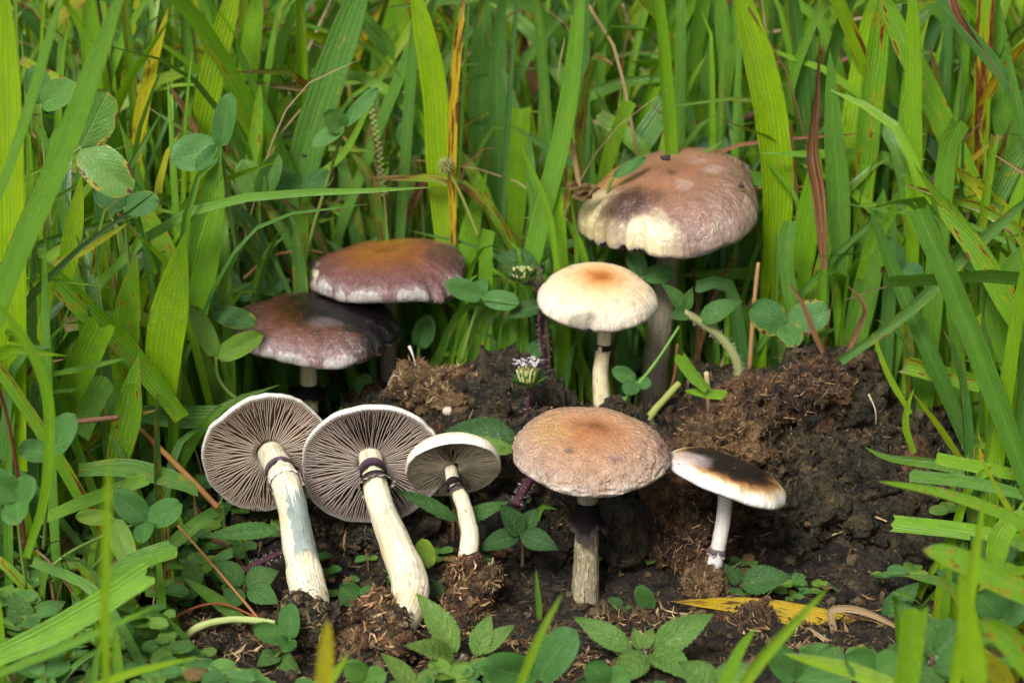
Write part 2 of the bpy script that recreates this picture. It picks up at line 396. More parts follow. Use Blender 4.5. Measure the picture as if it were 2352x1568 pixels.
def mat_attr(name, rough=.7, nz=.5, bs=.5, freq=6., streak=False, spec=.4):
    N = NT(name); c, *_ = attr(N); o = objv(N)
    v = N.map(N.n('ShaderNodeUVMap').outputs[0], (14, 2.5, 1)) if streak else o
    n1 = N.noise(v, 1.6 if streak else freq, 4., .65)
    c = N.mix(1., c, N.ramp(n1, [(.25, (1 - nz,) * 3 + (1,)), (.75, (1 + nz * .7,) * 3 + (1,))]), 'MULTIPLY')
    return N.done(N.bsdf(c, rough, N.bump(n1, bs, .001), spec))
def mat_soil(name, pal, wet=.35, f=1.0):
    N = NT(name); o = objv(N)
    big = N.noise(o, .45 * f, 4., .6); med = N.noise(o, 1.9 * f, 5., .68, .6); fine = N.noise(o, 9. * f, 4., .7)
    fib = N.noise(N.vadd(N.map(o, (3, 16, 5)), N.vscale(N.noise(o, .8, 2., col=True), 6.)), 1., 3., .6)
    fib2 = N.noise(N.vadd(N.map(o, (17, 3, 9)), N.vscale(N.noise(o, .7, 2., col=True), 7.)), 1., 3., .6)
    c = N.ramp(N.ma('ADD', N.ma('MULTIPLY', big, .45), N.ma('MULTIPLY', med, .55)), [(p, q) for p, q in zip((.36, .45, .52, .60, .70), pal)])
    st = N.ma('MAXIMUM', N.rng(fib, .60, .70), N.rng(fib2, .61, .72))
    c = N.mix(N.ma('MULTIPLY', st, N.rng(med, .40, .62, .05, .75)), c, pal[-1])
    c = N.mix(N.rng(fine, .36, .54, .85, 0), c, (.004, .003, .002, 1))
    h = N.ma('ADD', N.ma('MULTIPLY', fine, .6), N.ma('ADD', N.ma('MULTIPLY', st, .35), med))
    return N.done(N.bsdf(c, N.rng(med, .35, .65, wet, .85), N.bump(h, 1., .003), .5))

# mushroom cap; uv = position in the cap's own plane, tint.r = 1 under the margin
def mat_cap(name, stops, patches=(), wr=.5, wrf=3., warp=.12, gloss=.42, pale_margin=.0, speck=.25, rimz=.9):
    N = NT(name); u, x, y = uvx(N); _, und, rim, _2, _3 = attr(N)
    p = N.vscale(N.vadd(u, (-.5, -.5, 0)), 2.)
    nz = N.noise(p, 2.4, 4., .6, col=True)
    pw = N.vadd(p, N.vscale(N.vadd(nz, (-.5, -.5, -.5)), warp * 2))
    r = N.n('ShaderNodeVectorMath', {0: N.n('ShaderNodeVectorMath', {0: pw, 1: (1, 1, 0)}, operation='MULTIPLY').outputs[0]}, operation='LENGTH').outputs['Value']
    c = N.ramp(r, stops)
    # radial fibrils
    q = sep(N, p); ang = N.ma('ARCTAN2', q[1], q[0])
    rr = N.n('ShaderNodeVectorMath', {0: p}, operation='LENGTH').outputs['Value']
    fv = N.n('ShaderNodeCombineXYZ', {0: N.ma('MULTIPLY', N.ma('COSINE', ang), 16.), 1: N.ma('MULTIPLY', N.ma('SINE', ang), 16.), 2: N.ma('MULTIPLY', rr, 1.6)}).outputs[0]
    fib = N.noise(fv, 1.3, 4., .6)
    c = N.mix(1., c, N.ramp(fib, [(.3, (.90, .89, .87, 1)), (.7, (1.07, 1.07, 1.07, 1))]), 'MULTIPLY')
    blot = N.noise(p, 4.2, 7., .72)
    c = N.mix(N.rng(blot, .5, .68, 0, .8), c, N.mix(1., c, (.66, .58, .58, 1), 'MULTIPLY'))
    c = N.mix(N.rng(blot, .49, .34, 0, .8), c, N.mix(1., c, (1.22, 1.18, 1.12, 1), 'MULTIPLY'))
    grain = N.noise(p, 55., 2.)
    c = N.mix(1., c, N.ramp(grain, [(.3, (.90, .90, .90, 1)), (.7, (1.08, 1.08, 1.08, 1))]), 'MULTIPLY')
    gl = gloss
    for (cx, cyy, ex, ey, col, k, glossy) in patches:
        d = N.n('ShaderNodeVectorMath', {0: N.map(N.vadd(pw, (-cx, -cyy, 0)), (1 / ex, 1 / ey, 0))}, operation='LENGTH').outputs['Value']
        f = N.ma('MULTIPLY', N.rng(N.ma('ADD', d, N.ma('MULTIPLY', N.ma('SUBTRACT', blot, .5), 1.1)), .42, 1.12, 1, 0), k)
        c = N.mix(f, c, col)
        if glossy: gl = N.ma('SUBTRACT', gl if not isinstance(gl, float) else gl, N.ma('MULTIPLY', f, glossy))
    c = N.mix(N.ma('MULTIPLY', N.rng(N.ma('ADD', rim, N.ma('MULTIPLY', N.ma('SUBTRACT', fib, .5), .25)), .40, .85), rimz), c, (.72, .70, .66, 1))
    sp = N.rng(N.vor(p, 9.), .02, .05, 1, 0)
    c = N.mix(N.ma('MULTIPLY', sp, N.rng(N.noise(p, 3., 1.), .52, .6, 0, speck * 3)), c, (.10, .045, .02, 1))
    c = N.mix(und, c, (.20, .145, .115, 1))
    wrk = N.n('ShaderNodeTexNoise', {'Vector': N.vadd(p, N.vscale(nz, .5)), 'Scale': wrf * 2, 'Detail': 4., 'Roughness': .6}, noise_dimensions='3D').outputs[0]
    wrk = N.ma('SUBTRACT', 1., N.ma('MULTIPLY', N.ma('ABSOLUTE', N.ma('SUBTRACT', wrk, .5)), 2.))
    h = N.ma('ADD', N.ma('MULTIPLY', N.ma('MULTIPLY', wrk, N.rng(rr, .2, .9, .25, 1.)), wr), N.ma('ADD', N.ma('MULTIPLY', grain, .10), N.ma('ADD', N.ma('MULTIPLY', blot, .35), N.ma('MULTIPLY', fib, .12))))
    gl = N.ma('ADD', gl, N.rng(blot, .4, .62, -.08, .10))
    sh = N.bsdf(c, gl, N.bump(h, .75, .0022), .7, **{'Subsurface Weight': .10, 'Subsurface Radius': (.004, .002, .001), 'Subsurface Scale': .5})
    return N.done(sh)
def mat_stem(name, base, streak, stain=None, scaly=0.):
    N = NT(name); u, x, y = uvx(N); o = objv(N)
    w_ = N.noise(o, 1.5, 2.)
    v = N.n('ShaderNodeCombineXYZ', {0: N.ma('MULTIPLY', N.ma('COSINE', N.ma('MULTIPLY', x, 6.2832)), 6.), 1: N.ma('MULTIPLY', N.ma('SINE', N.ma('MULTIPLY', x, 6.2832)), 6.), 2: N.ma('MULTIPLY', y, 3.)}).outputs[0]
    st = N.noise(v, 1.5, 4., .65)
    c = N.mix(N.rng(st, .42, .68, 0, 1), base, streak)
    big = N.noise(o, .9, 3.)
    c = N.mix(N.rng(big, .48, .66, 0, .5), c, N.mix(1., c, (.92, .76, .48, 1), 'MULTIPLY'))
    fl = N.noise(N.map(o, (2.6, 2.6, 1.2)), 2.2, 4., .7)
    c = N.mix(N.rng(fl, .60, .66, 0, .8), c, N.mix(1., c, (.40, .39, .31, 1), 'MULTIPLY'))
    if scaly:
        sc = N.rng(N.noise(N.map(o, (3.2, 3.2, 1.7)), 2.4, 3., .6), .53, .6)
        c = N.mix(N.ma('MULTIPLY', sc, N.rng(y, .25, .5, 0, scaly)), c, (.52, .42, .24, 1))
    if stain:
        for (x0, x1, y0, y1, col) in stain:
            xx = N.ma('ADD', x, N.ma('MULTIPLY', N.ma('SUBTRACT', N.noise(o, 1.1, 5., .65), .5), .22)); yy = N.ma('ADD', y, N.ma('MULTIPLY', N.ma('SUBTRACT', st, .5), .30))
            f = N.ma('MULTIPLY', N.ma('MULTIPLY', N.rng(xx, x0, x0 + .012), N.rng(xx, x1, x1 - .012)), N.ma('MULTIPLY', N.rng(yy, y0, y0 + .015), N.rng(yy, y1, y1 - .02)))
            c = N.mix(N.ma('MULTIPLY', f, .85), c, N.mix(N.rng(fl, .5, .7, 0, .5), col, (.10, .13, .14, 1)))
    dn = N.noise(N.map(o, (2., 2., 1.1)), 1.9, 5., .72)
    df = N.rng(N.ma('ADD', dn, N.ma('MULTIPLY', N.ma('SUBTRACT', y, .82), .95)), .57, .65)
    c = N.mix(N.ma('MULTIPLY', df, .85), c, N.mix(fl, (.03, .018, .010, 1), (.16, .095, .045, 1)))
    gb = N.rng(N.noise(N.map(o, (1.3, 1.3, .6)), 1.1, 4., .6), .56, .66, 0, .55)
    c = N.mix(gb, c, N.mix(1., c, (.60, .66, .64, 1), 'MULTIPLY'))
    h = N.ma('ADD', st, N.ma('MULTIPLY', fl, .6))
    return N.done(N.bsdf(c, .55, N.bump(h, .5, .0012), .38, **{'Subsurface Weight': .08, 'Subsurface Radius': (.004, .002, .001), 'Subsurface Scale': .5}))
def mat_gill(name, base, pale):
    N = NT(name); u, x, y = uvx(N)     # x along the gill, y: 1 at its free edge
    rn = N.n('ShaderNodeObjectInfo').outputs['Random']; o = objv(N)
    n1 = N.noise(o, 2.4, 4., .65)
    c = N.mix(N.rng(n1, .35, .68), base, N.mix(1., base, (.42, .40, .44, 1), 'MULTIPLY'))
    c = N.mix(N.rng(rn, 0, 1, .0, .35), c, N.mix(1., base, (1.35, 1.15, .95, 1), 'MULTIPLY'))
    c = N.mix(N.rng(y, .80, .97, 0, .95), c, pale)
    return N.done(N.bsdf(c, .7, N.bump(n1, .3, .0008), .25))

M_GRASS = mat_grass(); M_CLOVER = mat_leaf('clover_leaf', False); M_HERB = mat_leaf('herb_leaf', True)
M_FIBRE = mat_attr('plant_fibre', .75, .45, .4, 7.); M_STALK = mat_attr('stalk', .45, .4, .4, streak=True)
M_CRUMB = mat_attr('soil_crumb', .6, .7, .9, 14.)
M_SMALL = mat_attr('small_bits', .6, .4, .5, 9.)
SOIL = [(.004, .003, .002, 1), (.011, .0075, .004, 1), (.026, .017, .008, 1), (.058, .036, .016, 1), (.26, .17, .08, 1)]
DUNG = [(.005, .0045, .0025, 1), (.020, .016, .0075, 1), (.050, .038, .016, 1), (.095, .066, .026, 1), (.27, .19, .09, 1)]
RUST = [(.008, .0045, .002, 1), (.035, .016, .007, 1), (.11, .050, .018, 1), (.22, .105, .038, 1), (.46, .30, .14, 1)]
TANF = [(.03, .016, .007, 1), (.11, .06, .022, 1), (.22, .125, .045, 1), (.32, .19, .075, 1), (.50, .34, .16, 1)]
M_SOIL = mat_soil('dark_soil', SOIL); M_DUNG = mat_soil('old_dung', DUNG, .2, 1.2); M_RUST = mat_soil('rusty_dung', RUST, .35, 1.1); M_TANF = mat_soil('tan_fibre_mass', TANF, .6, 1.3)
N = NT('water_drop'); M_WATER = N.done(N.bsdf((1, 1, 1, 1), .03, None, .5, **{'Transmission Weight': 1., 'IOR': 1.33}))

# ------------------------------------------------------------------ ground
def gz(x, y):
    x = np.asarray(x, float); y = np.asarray(y, float)
    return -.12 + 2.1 * sst(-1, 14, y) + 0.004 * np.maximum(y - 14, 0)
xs = np.r_[-3000, -1200, -500, -220, -120, -80, -55, -40, -30, np.arange(-24, 24.01, .16), 30, 40, 55, 80, 120, 220, 500, 1200, 3000]
ys = np.r_[-3000, -1000, -300, -120, -80, -50, -30, -20, np.arange(-12, 20.01, .16), 22, 26, 32, 40, 50, 65, 85, 120, 200, 400, 1000, 3000]
XX, YY = np.meshgrid(xs, ys, indexing='ij')
P = np.stack([XX.ravel(), YY.ravel(), np.zeros(XX.size)], 1)
P[:, 2] = gz(P[:, 0], P[:, 1])
near = (np.abs(P[:, 0]) < 26) & (P[:, 1] > -14) & (P[:, 1] < 21)
Q = P[near]
P[near, 2] += .22 * fbm(Q, .35, 3, seed=3) + .16 * ridg(Q, .9, 3, seed=4) + .07 * vn(Q, 5, 6)
G_F = grid(len(xs), len(ys))[:, ::-1]
ground = tag(link('ground', mkmesh(P, G_F), M_SOIL), 'dark damp soil littered with crumbs and plant fibres', 'ground', kind='structure')
gsel = P[near]; gsel = gsel[(gsel[:, 1] < 12)]

FP = [(.30, .18, .08), (.20, .11, .045), (.10, .055, .022), (.38, .26, .13), (.055, .035, .015), (.14, .10, .04)]
FPR = [(.30, .14, .05), (.20, .085, .03), (.38, .21, .09), (.10, .045, .018), (.45, .30, .15)]
FPD = [(.10, .075, .03), (.06, .045, .02), (.16, .11, .045), (.03, .022, .010), (.24, .17, .08)]
def pick(Pts, n, seed): return np.random.default_rng(seed).integers(0, len(Pts), n)
k = pick(gsel, 16000, 1); q = gsel[k]
wgt = np.random.default_rng(3).random(len(q)) < np.where(q[:, 1] < 2, 1, .5); q = q[wgt]
up = np.tile((0, 0, 1.), (len(q), 1))
big = np.random.default_rng(8).random(len(q)) < .12
M1 = slivers(q[~big] + np.array((0, 0, .03)), up[~big], (.10, .45), (.012, .05), np.array(FP) * .7, .35, .7, 2)
M2 = slivers(q[big] + np.array((0, 0, .06)), up[big], (.2, .75), (.04, .16), np.array(FP) * .55, .45, .8, 12)
M = joinm([M1, M2])
k = pick(gsel, 3800, 77)
fr = gsel[(gsel[:, 1] < -.5) & (np.abs(gsel[:, 0]) < 18)]; fr = fr[fbm(fr, .5, 3, seed=44) > -.1]; kf = pick(fr, 5200, 78)
tag(link('front_litter', mkmesh(*slivers(fr[kf] + np.array((0, 0, .08)), np.tile((0, 0, 1.), (len(kf), 1)), (.12, .6), (.03, .13), np.array(FP) * 1.05, .6, .8, 33)), M_FIBRE), 'tan and brown shredded dung litter along the front soil', 'litter', kind='stuff')
tag(link('soil_crumbs', mkmesh(*chunks(gsel[k], (.04, .34), np.array(FP) * .33, 5), smooth=False), M_CRUMB), 'irregular dark soil crumbs covering the ground', 'crumbs', kind='stuff')
tag(link('ground_litter', mkmesh(*M), M_FIBRE), 'loose brown straw bits and plant crumbs scattered over the soil', 'litter', kind='stuff')

# ------------------------------------------------------------------ dung
def dung(name, label, cat, blobs, base):
    root = empty(name, label, cat, base)
    for (c, r, sub, mat, pal, nf, seed, kw) in blobs:
        V, F, nn = blob(c, r, sub, seed=seed, **kw)
        o = part('clump', (V, F), mat, root)
        if max(r) > 2:      # lumps standing proud of the surface
            rl = np.random.default_rng(seed + 300); vis = np.where((V[:, 2] > gz(V[:, 0], V[:, 1]) + .1) & (nn[:, 1] < .5))[0]
            for kk in rl.choice(vis, 13):
                rr_ = rl.uniform(.3, .95); bV, bF, bN = blob(V[kk] - nn[kk] * rr_ * .35, rr_ * rl.uniform(.65, 1.25, 3), 4, amp=.4, freq=.9 / rr_, seed=int(rl.integers(1, 9999)), crumb=.09, crumbf=2.6)
                part('lump', (bV, bF), mat if rl.random() < .8 else M_RUST, root)
        # fibres on the faces that stick out of the ground
        ok = np.where(V[:, 2] > gz(V[:, 0], V[:, 1]) - .2)[0]
        if len(ok) and nf:
            k = ok[pick(ok, nf, seed)]
            b = np.array(root['loc_cm'])
            rst = mat in (M_RUST, M_TANF)
            m = slivers(V[k] - b, nn[k], (.08, .48 if rst else .36), (.008, .034 if rst else .028), np.array(pal) * (1.15 if rst else .95), .75 if rst else .45, .7, seed)
            tag(link('fibre', mkmesh(*m), M_FIBRE, o), kind='stuff')
            if max(r) > 2:
                k = ok[pick(ok, 70, seed + 2)]; m = slivers(V[k] - b, nn[k], (.35, 1.1), (.03, .09), FP, .3, .5, seed + 2); tag(link('straw_bits', mkmesh(*m), M_FIBRE, o), kind='stuff')
            k = ok[pick(ok, nf // 6, seed + 1)]
            m = chunks(V[k] - b, (.05, .24) if max(r) > 2 else (.03, .12), np.array(pal) * .33, seed)
            tag(link('crumbs', mkmesh(*m, smooth=False), M_CRUMB, o), kind='stuff')
    return root
KW = dict(amp=.36, freq=.42, crumb=.36, crumbf=2.2)
KR = dict(amp=.40, freq=.55, crumb=.30, crumbf=2.2)
mound = dung('dung_mound', 'tall crumbly dark brown dung mound on the right, rusty and fibrous on its left face', 'dung', [
    ((10.4, 8.2, 1.7), (3.4, 3.2, 3.6), 6, M_DUNG, FPD + FPR[:2] + FP, 7500, 21, KW),
    ((12.9, 7.3, .7), (3.0, 3.0, 3.2), 6, M_DUNG, FPD + FP[:3], 4200, 22, KW),
    ((13.6, 5.6, .2), (2.6, 2.6, 3.0), 6, M_DUNG, FPD + FP[:2], 2600, 23, KW),
    ((7.6, 7.3, 2.0), (2.3, 2.1, 2.3), 6, M_RUST, FPR, 2600, 24, KR),
    ((10.2, 5.8, .4), (4.0, 2.4, 3.2), 6, M_DUNG, FPD + FP[:2], 4200, 25, KW),
    (at(1672, 1012, 5.2), (1.25, .9, .8), 5, M_TANF, FPR + FP[:1], 1300, 26, KR),
    (at(1730, 940, 5.6), (1.0, .8, .9), 5, M_RUST, FPR + FP, 900, 27, KR),
    (at(1850, 895, 6.2), (1.5, .9, .8), 5, M_RUST, FPR + FP, 1100, 28, KR),
    (at(1580, 1262, 3.0), (1.1, .7, .9), 5, M_RUST, FPR, 900, 29, KR)], (10.5, 7, 0))
pat = dung('dung_pat', 'low dark olive dung pat behind the front row of mushrooms', 'dung', [
    ((3.0, 7.2, .6), (5.0, 3.3, 3.4), 6, M_DUNG, FPD + FP[:2], 5200, 31, KW),
    ((-1.9, 9.4, 1.8), (4.4, 2.8, 2.6), 6, M_DUNG, FPD + FP, 5200, 32, KW),
    ((-5.0, 6.2, .1), (4.2, 2.9, 2.3), 6, M_DUNG, FPD + FP, 4000, 33, KW),
    ((4.9, 5.4, .9), (2.6, 1.6, 2.3), 6, M_RUST, FPR, 2400, 34, KR),
    ((-.9, 9.2, 4.0), (1.7, 1.2, 1.3), 5, M_DUNG, FPD + FP[:1], 700, 35, KR),
    ((1.2, 4.6, .3), (2.2, 1.6, 1.7), 5, M_SOIL, FPD, 700, 36, KR)], (0, 7, 0))
lump = dung('fibrous_clump', 'shaggy orange tan fibrous clump beside the dark dung, behind the gilled mushrooms', 'clump', [
    ((-2.9, 8.6, 4.65), (1.45, .9, .75), 5, M_TANF, [(.50, .32, .14), (.36, .21, .08), (.58, .42, .22), (.22, .12, .05)], 900, 41, dict(amp=.7, freq=.7, crumb=.22, crumbf=2.0)), ((-2.0, 8.7, 4.4), (.8, .7, .7), 5, M_RUST, FPR, 400, 42, KR), ((-3.7, 8.5, 4.5), (.6, .5, .45), 5, M_TANF, FP, 300, 43, dict(amp=.7, freq=1.2, crumb=.15, crumbf=2.4))], (-2.9, 8.6, 3.9))
def clod(px, py, Y, rpx, label, mat, pal, seed, name='soil_clod', flat=.7, nf=350):
    c = at(px, py, Y); r = rpx * cmpp(c)
    return dung(name, label, 'clod', [(c, (r, r * .8, r * flat), 5, mat, pal, nf, seed, dict(amp=.7, freq=.9, crumb=.2, crumbf=2.2))], c - np.array((0, 0, r * flat)))
clod(1622, 1338, .6, 46, 'grey tan clod at the foot of the small white mushroom', M_TANF, FP, 51, flat=.8)
clod(1700, 1420, -1.2, 60, 'dark flaky soil clod lying over the yellow leaf', M_RUST, FP, 52)
clod(585, 1485, -2.6, 70, 'brown flaky clod in front of the leftmost mushroom base', M_RUST, FP, 53)
clod(840, 1535, -4.0, 60, 'pale brown clod at the bottom edge below the bent mushroom', M_TANF, FP, 54)
clod(480, 1500, -3.0, 50, 'small brown clod left of the flaky clod', M_SOIL, FP, 55)
clod(1290, 1500, -2.4, 55, 'tan fibrous clod between the front herb sprigs', M_TANF, FP, 56)
clod(1312, 1424, .1, 24, 'small dark clod against the left of the scaly stem foot', M_RUST, FP, 58, nf=120)
clod(1376, 1428, 0, 27, 'small dark clod against the right of the scaly stem foot', M_DUNG, FP, 59, nf=120)
clod(1480, 1440, -1.0, 70, 'dark brown crumbly clod right of the thick standing stem', M_RUST, FP, 57, flat=.5)

# ------------------------------------------------------------------ mushrooms
def cap_geo(R, H, e1=.85, e2=1.0, lip=.10, inc=14, seed=0, wav=.04, zw=.03, umbo=0., dent=0., tears=(), wr=0., wrf=2.5, hu=.5, m=160, bulge=0.):
    ang = np.arange(m) / m * 2 * np.pi
    cs = np.stack([np.cos(ang), np.sin(ang), np.zeros(m)], 1)
    rimf = 1 + wav * fbm(cs, 1.1, 3, seed=seed) + wav * .25 * vn(cs, 9, seed + 3)
    rimz = zw * R * fbm(cs, 1.3, 2, seed=seed + 7)
    tear = np.zeros(m)
    for (a0, wa, d) in tears:
        da = np.abs((ang - R_(a0) + np.pi) % (2 * np.pi) - np.pi); tear = np.maximum(tear, d * np.clip(1 - da / R_(wa), 0, 1) ** .6 * (1 + .5 * vn(cs, 22, seed + 4)))
    rows = []; fl = []
    for i in range(44):
        ph = (i / 43) ** .9 * R_(90); rows.append((R * math.sin(ph) ** e1, H * max(math.cos(ph), 0) ** e2)); fl.append((0, sst(.93, 1., i / 43) * .25))
    for i in range(1, 6):
        ph = R_(inc) * i / 5; rows.append((R * math.cos(ph) ** 1.5, -lip * R * math.sin(ph) / math.sin(R_(inc)))); fl.append((0, .25 + .65 * i / 5))
    re = rows[-1][0]; ze = rows[-1][1]; Hu = hu * H
    for i in range(1, 14):
        r = re * (1 - i / 13 * .97); rows.append((r * (.985 if i == 1 else 1), ze + Hu * (1 - (r / re) ** 2) + .02 * R)); fl.append((1, 0))
    V = []; UV = []; C = []
    for (r, z), (un, rm) in zip(rows, fl):
        q = r / R
        f = 1 + (rimf - 1) * q ** 2 - tear * sst(.70, 1., q)
        zz = z + rimz * q ** 2.5 + umbo * R * math.exp(-(q / .13) ** 2) * (un < .5) - dent * R * math.exp(-((q - .34) / .2) ** 2) * (un < .5)
        V.append(np.stack([r * f * np.cos(ang), r * f * np.sin(ang), zz], 1)); UV.append(np.stack([.5 + .5 * q * np.cos(ang), .5 + .5 * q * np.sin(ang)], 1))
        C.append(np.stack([np.full(m, un), np.clip(rm + tear * 3 * sst(.8, 1, q), 0, 1), 0 * ang, 0 * ang + 1], 1))
    V = np.vstack(V); UV = np.vstack(UV); C = np.vstack(C)
    if wr:
        q = np.clip(np.hypot(V[:, 0], V[:, 1]) / R, 0, 1); top = (C[:, 0] < .5)
        dn = np.stack([V[:, 0] / R, V[:, 1] / R, np.full(len(V), .6)], 1); dn /= np.linalg.norm(dn, axis=1, keepdims=True)
        st = V * np.array((1, 1, 1.8))
        V = V + dn * (wr * (ridg(st + .3 * np.stack([vn(V, 2, 90 + k) for k in range(3)], 1), wrf, 3, seed + 50) - .3) * sst(.25, .9, q) * top)[:, None]
    return V, grid(len(rows), m, True)[:, ::-1], UV, C, (re, ze, Hu, rimf, rimz, ang)
def gill_geo(re, ze, Hu, r0, R, full=True, seed=0, depth=1., n=18):
    """thin wedge: attached edge wide, free edge sharp; runs along +x"""
    rs = np.linspace(r0 if full else re * (.42 + .14 * (seed % 4)), re * .997, n)
    t = np.linspace(0, 1, n); r = np.random.default_rng(seed)
    wob = np.sin(t * r.uniform(5, 11) + r.uniform(0, 6)) * .011 * R * r.uniform(.3, 1.2) + r.normal(0, .004 * R) + .012 * R * np.cumsum(r.normal(0, .3, n)) / n ** .5
    zt = ze + Hu * (1 - (rs / re) ** 2) + .03 * R
    dp = depth * (Hu * (1 - (rs / re) ** 2) * .78 + .035 * R)
    if full: dp = dp * (1 - .35 * (1 - sst(0, .10, t)))
    else: dp = dp * sst(-.05, .35, t)
    th = .0075 * R
    V = []; UV = []
    for i in range(n):
        a = wob[i]
        V += [(rs[i], a * .5 - th, zt[i]), (rs[i], a - th * .55, zt[i] - dp[i] * .85), (rs[i], a, zt[i] - dp[i]), (rs[i], a + th * .55, zt[i] - dp[i] * .85), (rs[i], a * .5 + th, zt[i])]
        UV += [(t[i], 0), (t[i], .85), (t[i], 1), (t[i], .85), (t[i], 0)]
    return np.array(V), grid(n, 5), np.array(UV), np.array((.5, 0, 0, 1.))
def skirt(Pc, T, r0, r1, drop, seed, c_in, c_out, frill=16, amp=.08, m=72, rows=8, up=0., edge=None):
    hint = np.array((0, -1, .2)); N = nrm(hint - T * (hint @ T)); B = np.cross(T, N)
    a = np.arange(m) / m * 2 * np.pi; cs = np.stack([np.cos(a), np.sin(a), 0 * a], 1)
    V = []; C = []; UV = []
    nz = fbm(cs, 1.5, 3, seed=seed)
    for i in range(rows):
        t = i / (rows - 1)
        r = (r0 + (r1 - r0) * t ** 1.4) * (1 + t * (amp * np.sin(a * frill + 2 * nz) * .5 + .16 * nz))
        z = drop * (t ** .8) * (1 + .35 * nz * t) - up * math.sin(t * math.pi)
        V.append(Pc + np.cos(a)[:, None] * r[:, None] * N + np.sin(a)[:, None] * r[:, None] * B + T * z[:, None])
        s = (.5 + .5 * np.sin(a * 34 + 5 * nz + seed))[:, None] * .45
        c = np.array(c_in) * (1 - t) + np.array(c_out) * t; c = c * (1 - s) + s * np.array(c) * 1.9
        if edge is not None and i >= rows - 2: c = c * .35 + np.array(edge) * .65
        C.append(np.hstack([c, np.ones((m, 1))])); UV.append(np.stack([a / 6.2832, 0 * a + t], 1))
    V0 = np.vstack(V); G = grid(rows, m, True)
    return V0, G, np.vstack(UV), np.vstack(C)
def mushroom(label, cpos, Rpx, H, axis, stem, widths, capmat, stemmat, gillmat, cap={}, gills=84, each=False, ring=None, clump=None, drop=0, seed=0, gdepth=1., name='mushroom', extra=None):
    c = at(*cpos); s = cmpp(c); R = Rpx * s
    SP = [at(*q) for q in stem]; base = SP[-1]
    root = empty(name, label, 'mushroom', base, 'mushrooms growing on the old dung')
    V, F, UV, C, (re, ze, Hu, rimf, rimz, ang) = cap_geo(R, H * R, seed=seed, **cap)
    co_ = link('cap', mkmesh(V, F, UV, C), capmat, root, c - base)
    co_.rotation_mode = 'QUATERNION'; q = Vector((0, 0, 1)).rotation_difference(Vector(nrm(axis))); co_.rotation_quaternion = q
    wr_ = np.array(widths) / 2 * s
    r0 = wr_[0] * .9
    if each:
        fulls = [mkmesh(*gill_geo(re, ze, Hu, r0, R, True, k, gdepth)) for k in range(7)]
        shorts = [mkmesh(*gill_geo(re, ze, Hu, r0, R, False, 20 + k, gdepth)) for k in range(6)]
        rr = random.Random(seed)
        for k in range(gills * 2):
            a = 2 * math.pi * (k + rr.uniform(-.14, .14)) / (gills * 2)
            i = int(a / (2 * math.pi) * len(ang)) % len(ang)
            g = link('gill', rr.choice(fulls if k % 2 == 0 else shorts), gillmat, co_)
            sc = rimf[i]; g.scale = (sc, 1, 1); g.rotation_euler = (0, -math.atan2(rimz[i], R), a)
    else:
        Ms = []
        for k in range(gills * 2):
            a = 2 * math.pi * (k + RNG.uniform(-.14, .14)) / (gills * 2); i = int(a / (2 * math.pi) * len(ang)) % len(ang)
            gV, gF, gU, gC = gill_geo(re, ze, Hu, r0, R, k % 2 == 0, k, gdepth, 10)
            x = gV[:, 0] * rimf[i]; z = gV[:, 2] + rimz[i] * (gV[:, 0] / R) ** 2.5
            Ms.append((np.stack([x * math.cos(a) - gV[:, 1] * math.sin(a), x * math.sin(a) + gV[:, 1] * math.cos(a), z], 1), gF, gU, gC))
        tag(link('gills', mkmesh(*joinm(Ms)), gillmat, co_), kind='stuff')
    SPc = crom(SP, 48)
    part('stem', tube(SP, wr_, (1, 1, 1, 1), 56, 32, hint=(0, 1, -.2), rough=.05, seed=seed), stemmat, root)
    T = tangents(SPc)
    if ring:
        for (t, r1, dr, ci, cx, ed, am) in ring:
            i = int(t * 47); r = np.interp(t, np.linspace(0, 1, len(wr_)), wr_)
            part('ring', skirt(SPc[i], T[i], r * 1.05, r * r1, dr * R, seed, ci, cx, amp=am, edge=ed), M_RING, root)
    if clump:
        for (px, py, Y, rw, rh, mat, pal, sd) in clump:
            cc = at(px, py, Y); ss = cmpp(cc)
            bV, bF, bn = blob(cc, (rw * ss, rw * ss * .8, rh * ss), 5, amp=.75, freq=.9, seed=sd, crumb=.15, crumbf=2.2)
            o = part('root_clump', (bV, bF), mat, root)
            k = pick(bV, 260, sd); m_ = slivers(bV[k] - base, bn[k], (.10, .55), (.012, .09), pal, .35, .7, sd)
            tag(link('fibre', mkmesh(*m_), M_FIBRE, o), kind='stuff')
            k = pick(bV, 160, sd + 1); tag(link('crumbs', mkmesh(*chunks(bV[k] - base, (.03, .16), np.array(pal) * .5, sd), smooth=False), M_CRUMB, o), kind='stuff')
    if drop:
        r_ = np.random.default_rng(seed); top = np.where((C[:, 0] < .1) & (np.hypot(V[:, 0], V[:, 1]) > .05 * R) & (V[:, 1] < .6 * R))[0]
        k = r_.choice(top, drop); nn = V[k] / np.array((R, R, H * R)) ** 2; nn /= np.linalg.norm(nn, axis=1, keepdims=True)
        tag(link('water_droplets', mkmesh(*drops(V[k] + nn * .01, nn, (.012, .055), seed)), M_WATER, co_), kind='stuff')
    return root, co_, V, R
M_RING = mat_attr('ring_membrane', .8, .35, .5, 5., spec=.12)
W = (1, 1, 1, 1)
cream = lambda *h: [(p, srgb(c)) for p, c in h]
cm_A = mat_cap('cap_white_a', cream((0, '#d9a860'), (.4, '#e6cf98'), (.75, '#efe6cc'), (1, '#f4f0e4')), gloss=.5, speck=.1, wr=.2)
cm_C = mat_cap('cap_cream_c', cream((0, '#c98a3e'), (.45, '#dfb468'), (.78, '#eddcae'), (1, '#f3ecd8')), gloss=.5, speck=.1, wr=.2)
